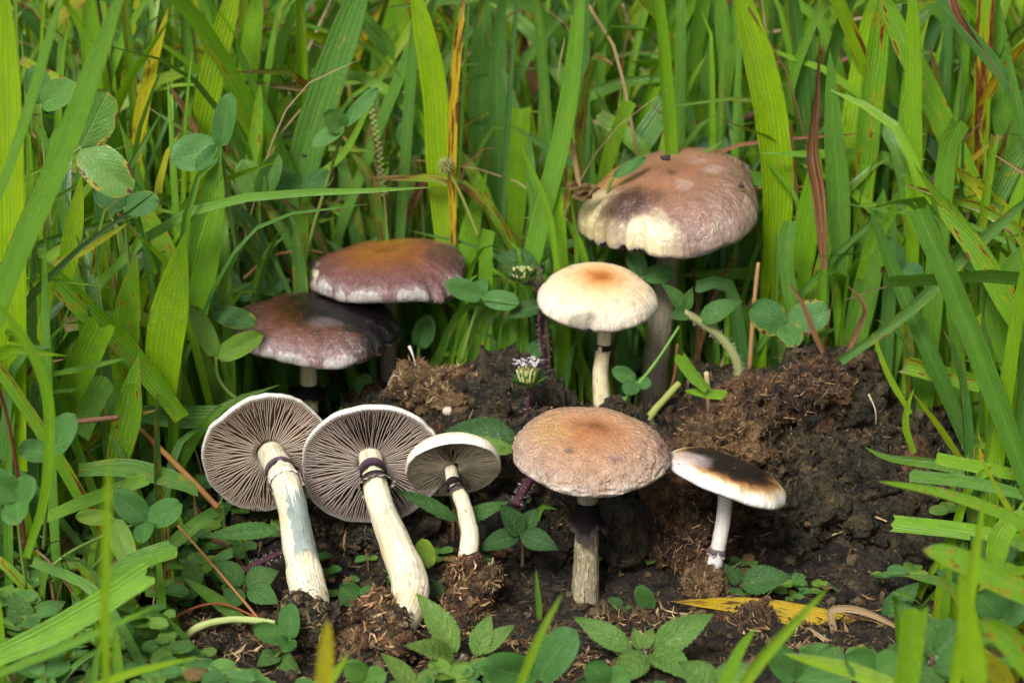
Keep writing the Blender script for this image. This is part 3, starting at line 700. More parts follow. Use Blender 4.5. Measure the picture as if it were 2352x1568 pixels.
cm_D = mat_cap('cap_wrinkled_brown', cream((0, '#80492a'), (.12, '#a0653a'), (.42, '#b98660'), (.78, '#b99478'), (.97, '#b59a86'), (1, '#c2b0a0')), gloss=.33, wr=1.4, wrf=4.2, warp=.2, speck=.25,
               patches=[(-.3, -.42, .10, .06, srgb('#5a4a4e'), .6, 0), (.28, -.62, .14, .06, srgb('#6d5b66'), .45, 0), (.95, .1, .22, .5, srgb('#6b4a4a'), .6, 0), (-.55, .1, .35, .5, srgb('#c59a58'), .4, 0)])
cm_E = mat_cap('cap_white_dark_centre', cream((0, '#150c12'), (.58, '#1d1014'), (.70, '#4b2a1e'), (.80, '#b58450'), (.89, '#e6d0a8'), (.96, '#eee6da'), (1, '#f4f1ea')), gloss=.34, wr=.3, warp=.24, speck=.1,
               patches=[(-.75, -.3, .4, .4, srgb('#d9c3c4'), .6, 0)])
cm_F = mat_cap('cap_cream_orange_centre', cream((0, '#a85c26'), (.12, '#b86c2e'), (.30, '#d9a468'), (.52, '#e4c496'), (.85, '#e6d2b0'), (1, '#ece0cc')), gloss=.42, wr=.45, wrf=3., warp=.10, speck=.2,
               patches=[(-.35, -.93, .38, .13, srgb('#6f6c58'), .75, 0)])
cm_G = mat_cap('cap_big_brown', cream((0, '#865a40'), (.3, '#966850'), (.6, '#8e6854'), (.9, '#8c6f60'), (1, '#9a8478')), gloss=.30, wr=1.0, wrf=3.2, warp=.2, speck=.35,
               patches=[(-.88, -.40, .34, .50, srgb('#cdbb8c'), .9, 0), (-.44, -.92, .46, .27, srgb('#ded2ac'), .95, 0), (-.52, -.46, .40, .32, srgb('#45291f'), .92, 0), (-.62, .25, .3, .4, srgb('#b98a4c'), .7, 0), (.5, -.05, .2, .12, srgb('#b9a49c'), .35, .1), (.15, -.35, .1, .14, srgb('#bfaaa2'), .3, .1), (.3, .2, .16, .1, srgb('#b7a096'), .3, .1)])
cm_H = mat_cap('cap_purple_brown', cream((0, '#7c4a20'), (.2, '#94602a'), (.42, '#8c552f'), (.66, '#7c4e44'), (.90, '#74504e'), (.985, '#8d7474'), (1, '#b9b0ac')), gloss=.26, wr=.7, warp=.25, speck=.35, rimz=.45,
               patches=[(.05, .45, .6, .22, srgb('#96701e'), .7, 0), (-.82, -.35, .05, .3, srgb('#e6dcc4'), .8, 0), (.75, -.1, .3, .4, srgb('#4c2c30'), .7, 0)])
cm_I = mat_cap('cap_black_spore_stain', cream((0, '#7a4a2c'), (.3, '#96582c'), (.55, '#925c44'), (.85, '#86605a'), (.98, '#987e7a'), (1, '#c4bab6')), gloss=.26, wr=.7, warp=.25, speck=.4, rimz=.5,
               patches=[(.52, .16, 1.35, 1.15, srgb('#0b080c'), 1., .10), (.95, -.15, .70, .85, srgb('#140d12'), 1., .06), (.12, -.42, .26, .16, srgb('#9a8a8c'), .35, .1)])
sm_w = mat_stem('stem_white', srgb('#e8e0c8'), srgb('#c9b282'))
sm_a = mat_stem('stem_bruised', srgb('#e9e2cc'), srgb('#cdbb8e'), stain=[(.20, .46, .34, .66, srgb('#7d8f8e'))])
sm_c = mat_stem('stem_cream', srgb('#e9dcb6'), srgb('#cdb27a'))
sm_d = mat_stem('stem_scaly', srgb('#9a9178'), srgb('#564c38'), scaly=.9)
sm_e = mat_stem('stem_lilac_white', srgb('#e4ddd4'), srgb('#bfb5ae'))
sm_g = mat_stem('stem_grey', srgb('#9d927c'), srgb('#6e6450'))
gl_a = mat_gill('gill_tan', srgb('#84624a'), srgb('#dccab4')); gl_b = mat_gill('gill_dusk', srgb('#6c5448'), srgb('#c6b6a8')); gl_c = mat_gill('gill_grey', srgb('#75654f'), srgb('#c4b69a')); gl_d = mat_gill('gill_dark', srgb('#3a2a2a'), srgb('#7a6a64'))
PUR = (.026, .013, .018); BLK = (.006, .004, .005)
CAPU = dict(lip=.045, inc=4, e1=.9, hu=.40, m=176)
mushroom('pulled up white mushroom with tan gills facing us, leftmost, stem bruised blue grey', (618, 1042, 3.0), 154, .42, (-.24, .95, .16), [(622, 1042, 3.0), (645, 1085, 1.6), (668, 1150, .7), (688, 1260, 0), (708, 1360, -1.2), (716, 1432, -2.4)], [62, 64, 66, 74, 84, 92], cm_A, sm_a, gl_a,
         cap=dict(wav=.05, zw=.05, tears=[(118, 9, .05), (60, 7, .06)], **CAPU), gills=90, each=True, seed=11,
         ring=[(.18, 1.08, .15, (.13, .08, .10), PUR, None, .02), (.235, 1.17, .13, (.66, .60, .46), (.74, .68, .54), None, .05)],
         clump=[(698, 1436, -2.9, 48, 48, M_DUNG, FPD + [(.6, .58, .52)], 61), (742, 1474, -3.4, 50, 46, M_TANF, FP, 62), (712, 1432, -3.8, 46, 30, M_DUNG, FPD + FP, 69), (684, 1402, -2.9, 26, 24, M_DUNG, FPD + FP, 70), (738, 1410, -3.0, 22, 20, M_DUNG, FPD + FP, 71)])
mushroom('pulled up white mushroom with dusky gills and a strongly bent stem', (852, 1068, 2.6), 163, .40, (-.06, .96, .24), [(850, 1045, 2.7), (858, 1092, 1.4), (876, 1165, .6), (915, 1265, 0), (942, 1345, -1.0), (922, 1425, -2.6), (880, 1484, -3.8)], [54, 56, 62, 78, 88, 76, 30], cm_A, sm_w, gl_b,
         cap=dict(wav=.035, zw=.04, **CAPU), gills=94, each=True, seed=12,
         ring=[(.125, 1.09, .22, (.09, .05, .07), BLK, None, .03), (.19, 1.45, .15, BLK, (.10, .06, .08), (.7, .64, .5), .14)],
         clump=[(862, 1405, -2.6, 40, 62, M_RUST, FPR, 63), (846, 1466, -3.9, 46, 36, M_RUST, FPR, 64), (905, 1470, -4.4, 40, 28, M_RUST, FPR + FPD, 68), (890, 1432, -3.6, 24, 30, M_RUST, FPR + FPD, 72)])
mushroom('small pulled up cream mushroom with grey gills, third from left in front', (1040, 1072, 2.4), 112, .52, (-.10, .78, .60), [(1034, 1072, 2.5), (1043, 1112, 1.6), (1062, 1152, 1.1), (1079, 1225, .7), (1074, 1290, .3), (1068, 1400, -.3)], [28, 32, 38, 44, 46, 40], cm_C, sm_w, gl_c,
         cap=dict(wav=.04, zw=.05, lip=.085, inc=7, e1=.9, hu=.45, m=176), gills=78, each=True, seed=13,
         ring=[(.15, 1.16, .22, PUR, BLK, None, .04), (.22, 1.26, .16, BLK, (.12, .08, .09), None, .10)],
         clump=[(1068, 1330, .0, 38, 44, M_RUST, FPR, 65), (1072, 1385, -.4, 36, 36, M_RUST, FPR, 66), (1112, 1326, .0, 26, 14, M_TANF, FP, 67)])
mushroom('wrinkled orange brown mushroom on a thick scaly stem with a black skirt', (1356, 1044, .8), 178, .385, (.05, -.17, .98), [(1352, 1062, .8), (1349, 1150, .8), (1347, 1250, .8), (1345, 1345, .8), (1344, 1440, .8)], [46, 47, 58, 64, 68], cm_D, sm_d, gl_d,
         cap=dict(wav=.035, zw=.035, umbo=.06, dent=.02, wr=.055, wrf=3.0, lip=.06, inc=14, e1=.78, e2=1.15), gills=60, seed=14,
         ring=[(.25, 2.1, .36, BLK, (.008, .005, .006), (.06, .042, .034), .10)])
mushroom('small white mushroom with a dark wet centre standing before the dung mound', (1666, 1104, 1.3), 146, .33, (.33, .09, .94), [(1668, 1110, 1.4), (1663, 1175, 1.3), (1652, 1245, 1.2), (1636, 1320, 1.1)], [32, 33, 35, 38], cm_E, sm_e, gl_d,
         cap=dict(wav=.04, zw=.05, lip=.05, inc=12, hu=.5, e1=.85), gills=56, seed=15, gdepth=1.35, drop=16,
         ring=[(.72, 1.16, .10, (.14, .11, .12), PUR, (.5, .46, .44), .10)])
mushroom('cream mushroom with a rusty orange centre, standing in the middle behind', (1374, 692, 9.5), 133, .50, (.07, -.22, .97), [(1380, 715, 9.6), (1388, 780, 9.6), (1379, 862, 9.5), (1386, 955, 9.4)], [31, 32, 37, 42], cm_F, sm_c, gl_d,
         cap=dict(wav=.05, zw=.04, wr=.006, lip=.08, inc=14, e1=.85, tears=[(-112, 12, .05), (-100, 4, .09), (165, 8, .04)]), gills=50, seed=16,
         ring=[(.33, 1.2, .13, PUR, BLK, (.4, .34, .28), .08)])
mushroom('largest brown mushroom at the back right, with a pale torn left margin', (1549, 484, 13.5), 210, .52, (-.15, -.20, .96), [(1540, 560, 13.8), (1522, 700, 13.6), (1505, 850, 13.5), (1497, 1000, 13.5)], [54, 58, 64, 74], cm_G, sm_g, gl_d,
         cap=dict(wav=.08, zw=.09, dent=.03, wr=.022, wrf=2., lip=.07, inc=12, e1=.80, tears=[(-130, 5, .07), (-118, 7, .06), (-147, 6, .08), (-160, 5, .05), (-20, 10, .05), (-95, 5, .03)]), gills=64, seed=17, drop=46)
mushroom('purple brown mushroom with olive wet top, upper of the overlapping pair on the left', (886, 634, 13.0), 194, .33, (-.05, -.03, 1), [(893, 655, 13.2), (893, 760, 13.0), (890, 930, 13.0)], [36, 38, 40], cm_H, sm_g, gl_d,
         cap=dict(wav=.06, zw=.09, wr=.012, lip=.06, inc=12, e1=.8, tears=[(-52, 6, .06), (-38, 8, .07), (-22, 6, .05), (-92, 3, .03), (-10, 8, .06)]), gills=64, seed=18, drop=40)
mushroom('brown mushroom stained black with spores, lower of the overlapping pair', (723, 756, 10.0), 190, .32, (.04, -.09, 1), [(710, 775, 10.1), (708, 830, 10.0), (711, 960, 10.0)], [38, 39, 42], cm_I, sm_c, gl_d,
         cap=dict(wav=.07, zw=.09, wr=.014, lip=.06, inc=12, e1=.8, dent=.03, tears=[(-20, 10, .08), (-40, 6, .06), (-5, 8, .09), (-60, 6, .03)]), gills=60, seed=19, drop=40,
         ring=[(.60, 2.4, .12, BLK, BLK, None, .12)])

# ------------------------------------------------------------------ grass blades that can be told apart
# tints: yellowness, deadness, spots
TG = dict(g=(.62, 0, .12), G=(.80, 0, .10), b=(.22, 0, .12), d=(.40, 0, .15), p=(.45, 0, .08), l=(.60, 0, .62), y=(1., .0, .9), r=(.0, 1, 0), t=(1., 1, 0), o=(.88, 0, .62), k=(.3, 0, .45))
def tint(c, j=.06):
    a = TG[c]; return (min(max(a[0] + random.uniform(-j, j), 0), 1), a[1], min(max(a[2] + random.uniform(-j, j), 0), 1), random.random())
BLADES = [
 # label, control points (root to tip), depth root, depth tip, width, tint, extras
 ('broad bright green blade rising along the left picture edge', [(40, 1080), (28, 700), (22, 300), (10, -60)], -1, -2, 74, 'G', dict(tk=6)),
 ('long pale green blade slanting across the upper left corner', [(-70, 900), (30, 610), (150, 330), (295, -60)], -7, -8, 58, 'p', dict(tk=6)),
 ('narrow green blade left of the long slanting one', [(-30, 520), (40, 330), (95, 150), (150, -40)], -6, -6, 28, 'p', dict(tk=6)),
 ('yellow green blade with red brown edges and sharp tip, upper left', [(310, 420), (318, 310), (345, 170), (387, 18)], 12, 11, 38, 'o', {}),
 ('wide bright green blade at the top left, leaning right', [(440, 480), (462, 300), (495, 140), (548, -60)], 14, 14, 62, 'G', dict(tk=7)),
 ('bright green blade just right of the wide one at the top left', [(540, 460), (556, 290), (575, 130), (598, -50)], 16, 16, 52, 'g', dict(tk=7)),
 ('broad blue green blade with a brown streak slanting above the overlapping pair', [(640, 620), (690, 400), (755, 180), (850, -80)], 15, 15, 80, 'k', dict(tk=7)),
 ('green blade at the top, left of the arching bright one', [(850, 360), (880, 200), (905, 60), (930, -60)], 24, 24, 58, 'g', dict(tk=7)),
 ('bright arching green blade at the top centre', [(1030, 640), (1010, 400), (1000, 220), (975, 80), (945, -50)], 15, 14, 62, 'G', dict(tk=7)),
 ('narrow yellow blade spotted with rust at the top centre', [(1042, 560), (1038, 380), (1046, 160), (1068, -30)], 13, 13, 23, 'y', dict(tk=8)),
 ('thin dark stalk beside the rust spotted blade', [(1050, 480), (1062, 250), (1078, -20)], 14, 14, 9, 'd', dict(tk=8)),
 ('wide grey green blade with a purple brown streak, top centre', [(1105, 720), (1108, 420), (1106, 200), (1112, -40)], 19, 19, 62, 'b', dict(tk=8, lam=1)),
 ('blue green blade right of the grey green streaked one', [(1160, 760), (1148, 450), (1142, 200), (1155, -40)], 18, 18, 44, 'b', dict(tk=8)),
 ('green blade with a chewed blunt end, behind the flower bud', [(1180, 600), (1188, 420), (1196, 245)], 17, 17, 46, 'g', dict(cut=True)),
 ('red brown dying blade at the top centre', [(1300, 480), (1250, 280), (1205, 110), (1178, -30)], 22, 22, 24, 'r', dict(tk=8)),
 ('long light green blade crossing diagonally left of the cream mushroom', [(1130, 900), (1195, 700), (1245, 490), (1300, 270), (1340, -50)], 12, 12, 46, 'p', dict(tk=8)),
 ('twisted tan withered blade above the brown curled leaf', [(1333, 440), (1312, 330), (1282, 190), (1298, 82)], 12.5, 12, 15, 't', dict(twist=2.5)),
 ('short green blade with torn end left of the largest cap', [(1370, 470), (1405, 340), (1446, 232)], 15.5, 15, 32, 'g', dict(cut=True)),
 ('slim upright green blade above the twisted tan one', [(1372, 480), (1374, 220), (1388, -40)], 20, 20, 30, 'd', dict(tk=8)),
 ('whitish broken wet blade behind the top of the largest cap', [(1420, 430), (1465, 340), (1535, 235)], 17, 18, 54, 'b', dict(cut=True)),
 ('upright green blade with an oval brown spot above the largest cap', [(1600, 420), (1588, 200), (1572, -40)], 19, 19, 52, 'k', dict(tk=8, lesion=.78)),
 ('upright green blade with a small brown spot, right of the oval spotted one', [(1700, 430), (1682, 230), (1650, -40)], 18, 18, 46, 'd', dict(tk=8, lesion=.72)),
 ('very broad bright green blade curving beside the right of the largest cap', [(1768, 700), (1785, 440), (1760, 220), (1692, -50)], 14, 13, 82, 'G', dict(tk=8)),
 ('narrow bright blade at the top between the spotted ones', [(1660, 360), (1730, 180), (1760, -30)], 21, 21, 40, 'g', dict(tk=8)),
 ('tall twisted red brown withered blade on the right', [(1892, 620), (1880, 450), (1864, 350), (1876, 220), (1883, 68)], 10.5, 10, 36, 'r', dict(twist=1.2, peak=.45, base_w=.3)),
 ('pointed green blade standing behind the red brown withered one', [(1935, 640), (1925, 430), (1915, 300), (1906, 112)], 12, 11.5, 58, 'd', {}),
 ('bright yellow green blade leaning right at the upper right', [(1925, 480), (1960, 290), (2018, -30)], 14, 14, 62, 'G', dict(tk=9)),
 ('folded yellow green blade with orange lesions at the upper right', [(1975, 560), (1990, 330), (2030, -30)], 13, 13, 60, 'l', dict(tk=8)),
 ('hairy straight green blade standing at the right', [(2096, 640), (2098, 330), (2096, -40)], 11, 11, 40, 'g', dict(tk=9, hair=1)),
 ('long slanting blade with a rusty edge streak at the upper right', [(2290, 560), (2230, 420), (2140, 230), (2010, -40)], 12.5, 13, 58, 'l', dict(tk=9)),
 ('blue green blade slanting into the right picture edge', [(2400, 330), (2300, 170), (2190, 40), (2140, -30)], 10, 10, 36, 'b', dict(tk=9)),
 ('broad whitish green blade at the top right', [(2330, 420), (2300, 200), (2262, -50)], 15, 15, 66, 'p', dict(tk=9)),
 ('dead brown twisted tip hanging at the top right corner', [(2172, -60), (2200, 30), (2246, 95), (2306, 188)], 8, 8, 30, 'r', dict(twist=2.0)),
 ('dark tipped blade at the right edge near the top', [(2380, 420), (2345, 280), (2305, 75)], 9, 9, 28, 'k', {}),
 ('short cut bright blade with brown edge, right', [(2245, 640), (2260, 480), (2285, 310)], 8.5, 8, 22, 'l', dict(cut=True)),
 ('glossy dark green blade with an eye shaped lesion near the right edge', [(2220, 620), (2300, 430), (2370, 300)], 9, 9, 50, 'k', dict(tk=9, lesion=.55)),
 ('orange tipped green blade leaning left at the right', [(2300, 640), (2190, 490), (2145, 440), (2098, 375)], 7.5, 7, 34, 'l', dict(peak=.3)),
 ('long grey green blade slanting down the right side', [(2250, 1090), (2160, 870), (2065, 650), (1995, 470)], 7, 6, 40, 'b', dict(tk=6)),
 ('heavy dark green blade with a folded end in front on the right', [(2400, 1220), (2290, 920), (2195, 680), (2108, 478)], -1, -1.5, 52, 'd', dict(cut=True, fold=.6)),
 ('straight blade crossing the right side from lower left to upper right', [(1930, 830), (2080, 720), (2240, 565), (2380, 440)], 6, 5, 32, 'k', dict(tk=9)),
 ('level green blade with a blunt brown end at the right', [(2330, 900), (2200, 868), (2072, 834)], 7, 7, 44, 'l', dict(cut=True)),
 ('thin bright young blade behind the right dung mound', [(2092, 950), (2040, 860), (2003, 762)], 5, 5, 16, 'G', {}),
 ('yellowish young blade leaning over the right shoulder of the mound', [(2240, 1110), (2160, 985), (2093, 898)], 5, 4, 18, 'o', {}),
 ('thin curled dead blade standing on top of the mound, left one', [(1900, 830), (1868, 760), (1840, 690), (1809, 645)], 8, 8, 14, 'r', {}),
 ('hooked dead blade standing on top of the mound, right one', [(1944, 820), (1968, 760), (1986, 715), (1970, 680), (1940, 652)], 8, 8, 16, 'r', dict(twist=1.5)),
 ('curved green blade behind the mound, left of the grey green slanting one', [(1975, 640), (2000, 560), (2045, 500), (2060, 440)], 9, 8, 30, 'g', {}),
 ('broad blade rising behind the mound peak', [(1935, 900), (1975, 720), (2010, 560), (2030, 430)], 11.5, 11, 62, 'd', dict(tk=5)),
 ('broad green blade left of the red brown withered one', [(1815, 780), (1835, 620), (1860, 480), (1880, 340)], 13, 12, 64, 'g', dict(tk=5)),
 ('cut blade standing between the clover leaf and the mound peak', [(1830, 760), (1805, 600), (1815, 505)], 11, 11, 34, 'd', dict(cut=True)),
 ('yellow fallen leaf with brown blotches lying in front of the mound', [(2120, 1475), (1930, 1432), (1720, 1392), (1535, 1380)], -1.6, -1.0, 54, 'y', dict(face=(0, -.9, .5), roll=0, fold=.12, peak=.45, base_w=.5, n=26)),
 ('sharply folded tan straw blade at the lower right', [(1925, 1490), (1914, 1440), (1909, 1402), (1960, 1398), (2020, 1418), (2100, 1462)], -2.2, -2.2, 20, 't', dict(n=24)),
 ('tan pointed straw lying over the lower right leaves', [(1975, 1512), (1910, 1478), (1855, 1440)], -4, -3.4, 16, 't', {}),
 ('wide blunt blade with a notched end reaching in from the right', [(2420, 1270), (2240, 1225), (2050, 1203)], -1, 0, 46, 'g', dict(cut=True, face=(0, -.7, .7))),
 ('long blurred blade with an orange lesion from the right edge', [(2430, 1240), (2280, 1170), (2150, 1128), (2012, 1104)], -9, -9.5, 30, 'l', {}),
 ('wide blurred blade with a rusty edge at the lower right', [(2440, 1400), (2290, 1330), (2180, 1275), (2118, 1262)], -13, -13, 60, 'l', dict(tk=8)),
 ('blurred pointed blade standing at the lower right', [(2180, 1640), (2220, 1400), (2262, 1130)], -16, -16, 34, 'G', dict(fold=.5)),
 ('wide blurred upright blade at the bottom right', [(2250, 1660), (2230, 1480), (2205, 1310)], -18, -18, 62, 'G', {}),
 ('blurred blade pointing up right at the bottom, right of centre', [(1660, 1640), (1760, 1500), (1905, 1345)], -17, -17, 34, 'G', {}),
 ('blurred blade pointing up right below the scaly stem', [(1180, 1610), (1235, 1470), (1292, 1360)], -16, -16, 24, 'G', {}),
 ('short blurred blade at the bottom, right of the herb', [(1640, 1640), (1690, 1510), (1735, 1440)], -14, -14, 34, 'g', {}),
 ('green blade across the right foot of the mound', [(2330, 1110), (2180, 1070), (2040, 1050), (1985, 1025)], 1.5, 2.0, 30, 'd', {}),
 ('blunt blade with hairy edge, upper of two at the right edge', [(2400, 1105), (2260, 1075), (2148, 1052)], 0, 0, 30, 'g', dict(cut=True, hair=1)),
 ('blunt blade with hairy edge, lower of two at the right edge', [(2400, 1150), (2240, 1110), (2092, 1092)], -1, -1, 30, 'd', dict(cut=True, hair=1)),
 ('thin slanting blade in the lower right corner', [(2420, 1330), (2330, 1190), (2245, 1040)], -8, -8, 16, 'o', {}),
 ('curved bright blade near the right edge beside the heavy dark one', [(2100, 1040), (2080, 980), (2085, 930), (2100, 890)], 4, 4, 18, 'G', {}),
 ('broad shaded blade at the right edge', [(2320, 860), (2290, 700), (2352, 560)], 6, 6, 58, 'd', dict(tk=7)),
 ('broad spotted yellow green blade reaching down from the right edge', [(2420, 860), (2330, 720), (2240, 570), (2150, 470)], 4, 5, 56, 'l', dict(tk=6)),
 ('wide green blade at the lower right edge, behind the blurred ones', [(2280, 1330), (2300, 1230), (2352, 1170)], -5, -5, 52, 'g', dict(tk=7)),
 ('bright yellow green blade of the right margin', [(2350, 520), (2290, 470), (2190, 380)], 9, 9, 36, 'o', dict(tk=5)),
 ('very blurred thin upright blade close to the lens at lower left', [(246, 1640), (244, 1350), (252, 1048)], -25, -25, 26, 'G', dict(fold=.7, tk=8)),
 ('wide blurred blade slanting up from the lower left corner', [(-60, 1530), (140, 1440), (342, 1315)], -9, -9, 60, 'g', dict(cut=True, face=(0, -.8, .6))),
 ('blunt blade with brown marks at lower left behind the blurred upright one', [(240, 1325), (320, 1285), (402, 1258)], -5, -5, 44, 'p', dict(cut=True, face=(0, -.8, .6))),
 ('slim blurred blade along the bottom left', [(-60, 1570), (160, 1480), (366, 1388)], -14, -14, 24, 'p', dict(face=(0, -.8, .6))),
 ('blurred blade tip at the very bottom left', [(180, 1590), (300, 1545), (450, 1508)], -14, -14, 20, 'G', {}),
 ('arching narrow blade hanging along the left edge', [(60, 1280), (104, 1130), (112, 930), (66, 795), (-20, 680)], -7, -8, 26, 'g', dict(tk=9)),
 ('broad bright lance shaped leaf standing left of the black stained mushroom', [(372, 935), (378, 800), (398, 680), (426, 532)], 4, 3.5, 98, 'G', dict(peak=.48, base_w=.75, n=22, fold=.15)),
 ('dark blade with a burnt brown tip left of the broad bright leaf', [(275, 900), (290, 760), (300, 670), (314, 578)], 5, 5, 70, 'l', dict(peak=.45, base_w=.8)),
 ('cut off bright blade leaning right on the left side', [(140, 960), (180, 860), (232, 745)], 2, 1.5, 70, 'g', dict(cut=True, base_w=1.)),
 ('pale ragged cut blade below the cut off bright one', [(180, 1000), (210, 930), (240, 872)], 1, 1, 54, 'p', dict(cut=True, base_w=1.)),
 ('pointed olive blade with a tan scar on the left', [(265, 1080), (292, 960), (305, 880), (319, 812)], 1.5, 1.5, 66, 'l', dict(peak=.4, base_w=.7)),
 ('long blade slanting down right with a rusty upper edge, left', [(420, 960), (300, 810), (180, 690), (66, 580)], 3, 2.5, 62, 'l', dict(tk=9)),
 ('thin blade with a yellow tip crossing the left side', [(95, 625), (190, 575), (297, 511)], 3, 3, 22, 'o', {}),
 ('wide shaded blade lying level left of the gilled mushrooms', [(270, 945), (430, 958), (590, 948)], 5, 5, 52, 'd', dict(tk=9)),
 ('tall pointed green blade behind the broad bright leaf', [(430, 720), (462, 540), (488, 420), (510, 320)], 8, 8, 62, 'd', dict(peak=.4, base_w=.8)),
 ('pointed green blade in front of the tall one, left', [(450, 730), (475, 600), (500, 480), (513, 403)], 7, 7, 62, 'g', dict(peak=.4, base_w=.8)),
 ('thin pale wet blade lying across the left grass', [(118, 860), (200, 843), (292, 822)], 0, 0, 16, 'p', {}),
 ('thin pale wet blade lower left of the ragged cut blade', [(20, 910), (120, 900), (205, 890)], 0, 0, 12, 'p', {}),
 ('wet dark blade lying on the low herbs at lower left', [(560, 1425), (495, 1375), (424, 1327)], -2.2, -2, 38, 'd', {}),
 ('small upright grass shoot left of the scaly stem', [(1240, 1450), (1237, 1390), (1231, 1306)], -1, -1, 15, 'p', {}),
 ('broad wet blade lying beside the leftmost cap', [(340, 1300), (430, 1222), (512, 1160)], -1, .5, 40, 'd', dict(tk=9, face=(0, -.7, .7))),
 ('long wet blade lying behind the blurred upright one at lower left', [(180, 1080), (290, 1075), (420, 1110), (455, 1140)], -1, -1, 46, 'k', dict(tk=7, face=(0, -.6, .8))),
 ('blade with serrate cut lying across the lower left clover', [(80, 1200), (200, 1150), (335, 1100)], -3, -3, 34, 'p', dict(cut=True, face=(0, -.7, .7))),
 ('thin green blade tip beside the clover stalk, upper left', [(700, 420), (790, 350), (868, 200)], 13, 13, 18, 'g', {}),
 ('pointed green blade right of the upper purple brown cap', [(1040, 680), (1075, 560), (1092, 480), (1119, 393)], 15, 15, 56, 'g', dict(peak=.35, base_w=.8)),
 ('thin brown tipped blade bending left of the cream mushroom', [(1280, 620), (1262, 500), (1235, 420), (1198, 340)], 11, 11, 18, 'g', {}),
 ('green blade left of the cream cap, behind the bud', [(1285, 680), (1260, 560), (1200, 380)], 15, 15, 34, 'd', {}),
 ('green blade tip lying on the left slope of the mound', [(1705, 910), (1640, 905), (1572, 897)], 5.2, 5.2, 24, 'g', dict(tk=4)),
 ('torn short blade beside the pale cut stem', [(1625, 895), (1590, 860), (1560, 818)], 5, 5, 30, 'g', dict(cut=True)),
 ('red brown dead blade slanting behind the upper purple brown cap', [(890, 590), (945, 470), (1000, 368)], 16, 16, 22, 'r', {}),
 ('folded yellow green blade with a brown streak behind the pair of caps', [(900, 560), (830, 510), (745, 462)], 16.5, 16, 40, 'l', dict(tk=5)),
 ('wide green blade behind the upper purple brown cap', [(960, 700), (975, 560), (1000, 480)], 18, 18, 66, 'd', {}),
 ('upright green blade right of the largest stem', [(1720, 800), (1735, 640), (1742, 560)], 16, 16, 40, 'd', dict(tk=5)),
 ('orange brown dying blade at the upper left, behind the clover', [(560, 420), (585, 330), (598, 190)], 13, 13, 34, 'l', {}),
 ('brown dry curled blade tip at the upper left', [(455, 310), (430, 260), (388, 195)], 13, 13, 18, 'r', {}),
 ('green blade between the upper left clover leaves', [(290, 520), (270, 400), (215, 100), (208, -30)], 15, 15, 44, 'g', dict(tk=8)),
 ('round tipped green blade at the top left', [(250, 400), (215, 200), (195, 60)], 14, 14, 42, 'g', dict(tk=9)),
 ('pointed green blade near the left edge below the clover', [(150, 640), (170, 520), (188, 395)], 4, 4, 46, 'G', dict(peak=.35, base_w=.8)),
 ('green blade with orange blotched edge behind the left clover', [(420, 640), (350, 520), (305, 450)], 8, 8, 48, 'l', dict(tk=5)),
 ('blurred wide blade curving in from the bottom right corner', [(2420, 1600), (2330, 1480), (2250, 1420)], -18, -18, 70, 'l', dict(tk=7)),
 ('blurred yellow green blade end in the bottom right corner', [(2330, 1640), (2290, 1540), (2200, 1470)], -16, -16, 56, 'o', {}),
 ('blurred broad green blade at the bottom, left of the standing blurred one', [(2060, 1660), (2085, 1540), (2100, 1400)], -15, -15, 62, 'g', dict(cut=True)),
 ('blurred bright blade lying along the bottom right', [(2120, 1600), (1960, 1540), (1800, 1500)], -13, -12, 44, 'G', {}),
 ('blurred bright blade tip at the bottom, left of the front herb', [(700, 1640), (760, 1560), (800, 1500)], -15, -15, 26, 'G', {}),
 ('blurred translucent blade before the foot of the leftmost mushroom', [(735, 1640), (745, 1540), (752, 1420)], -22, -22, 40, 'o', dict(tk=5)),
 ('yellow old blade end in the far upper left', [(180, 200), (110, 170), (50, 138)], 12, 12, 22, 'o', dict(cut=True)),
]
def hairs(P, Nn, ln, col, seed=0, wd=.006):
    r = np.random.default_rng(seed); k = len(P); L = r.uniform(*ln, k)[:, None]
    d = Nn + r.normal(0, .25, (k, 3)); d /= np.linalg.norm(d, axis=1, keepdims=True)
    sd = np.cross(d, r.normal(size=(k, 3))); sd /= np.linalg.norm(sd, axis=1, keepdims=True)
    V = np.stack([P - sd * wd, P + sd * wd, P + d * L], 1).reshape(-1, 3)
    return V, np.arange(3 * k).reshape(-1, 3), np.tile([(0, 0), (1, 0), (.5, 1)], (k, 1)), np.array(tuple(col) + (1,))
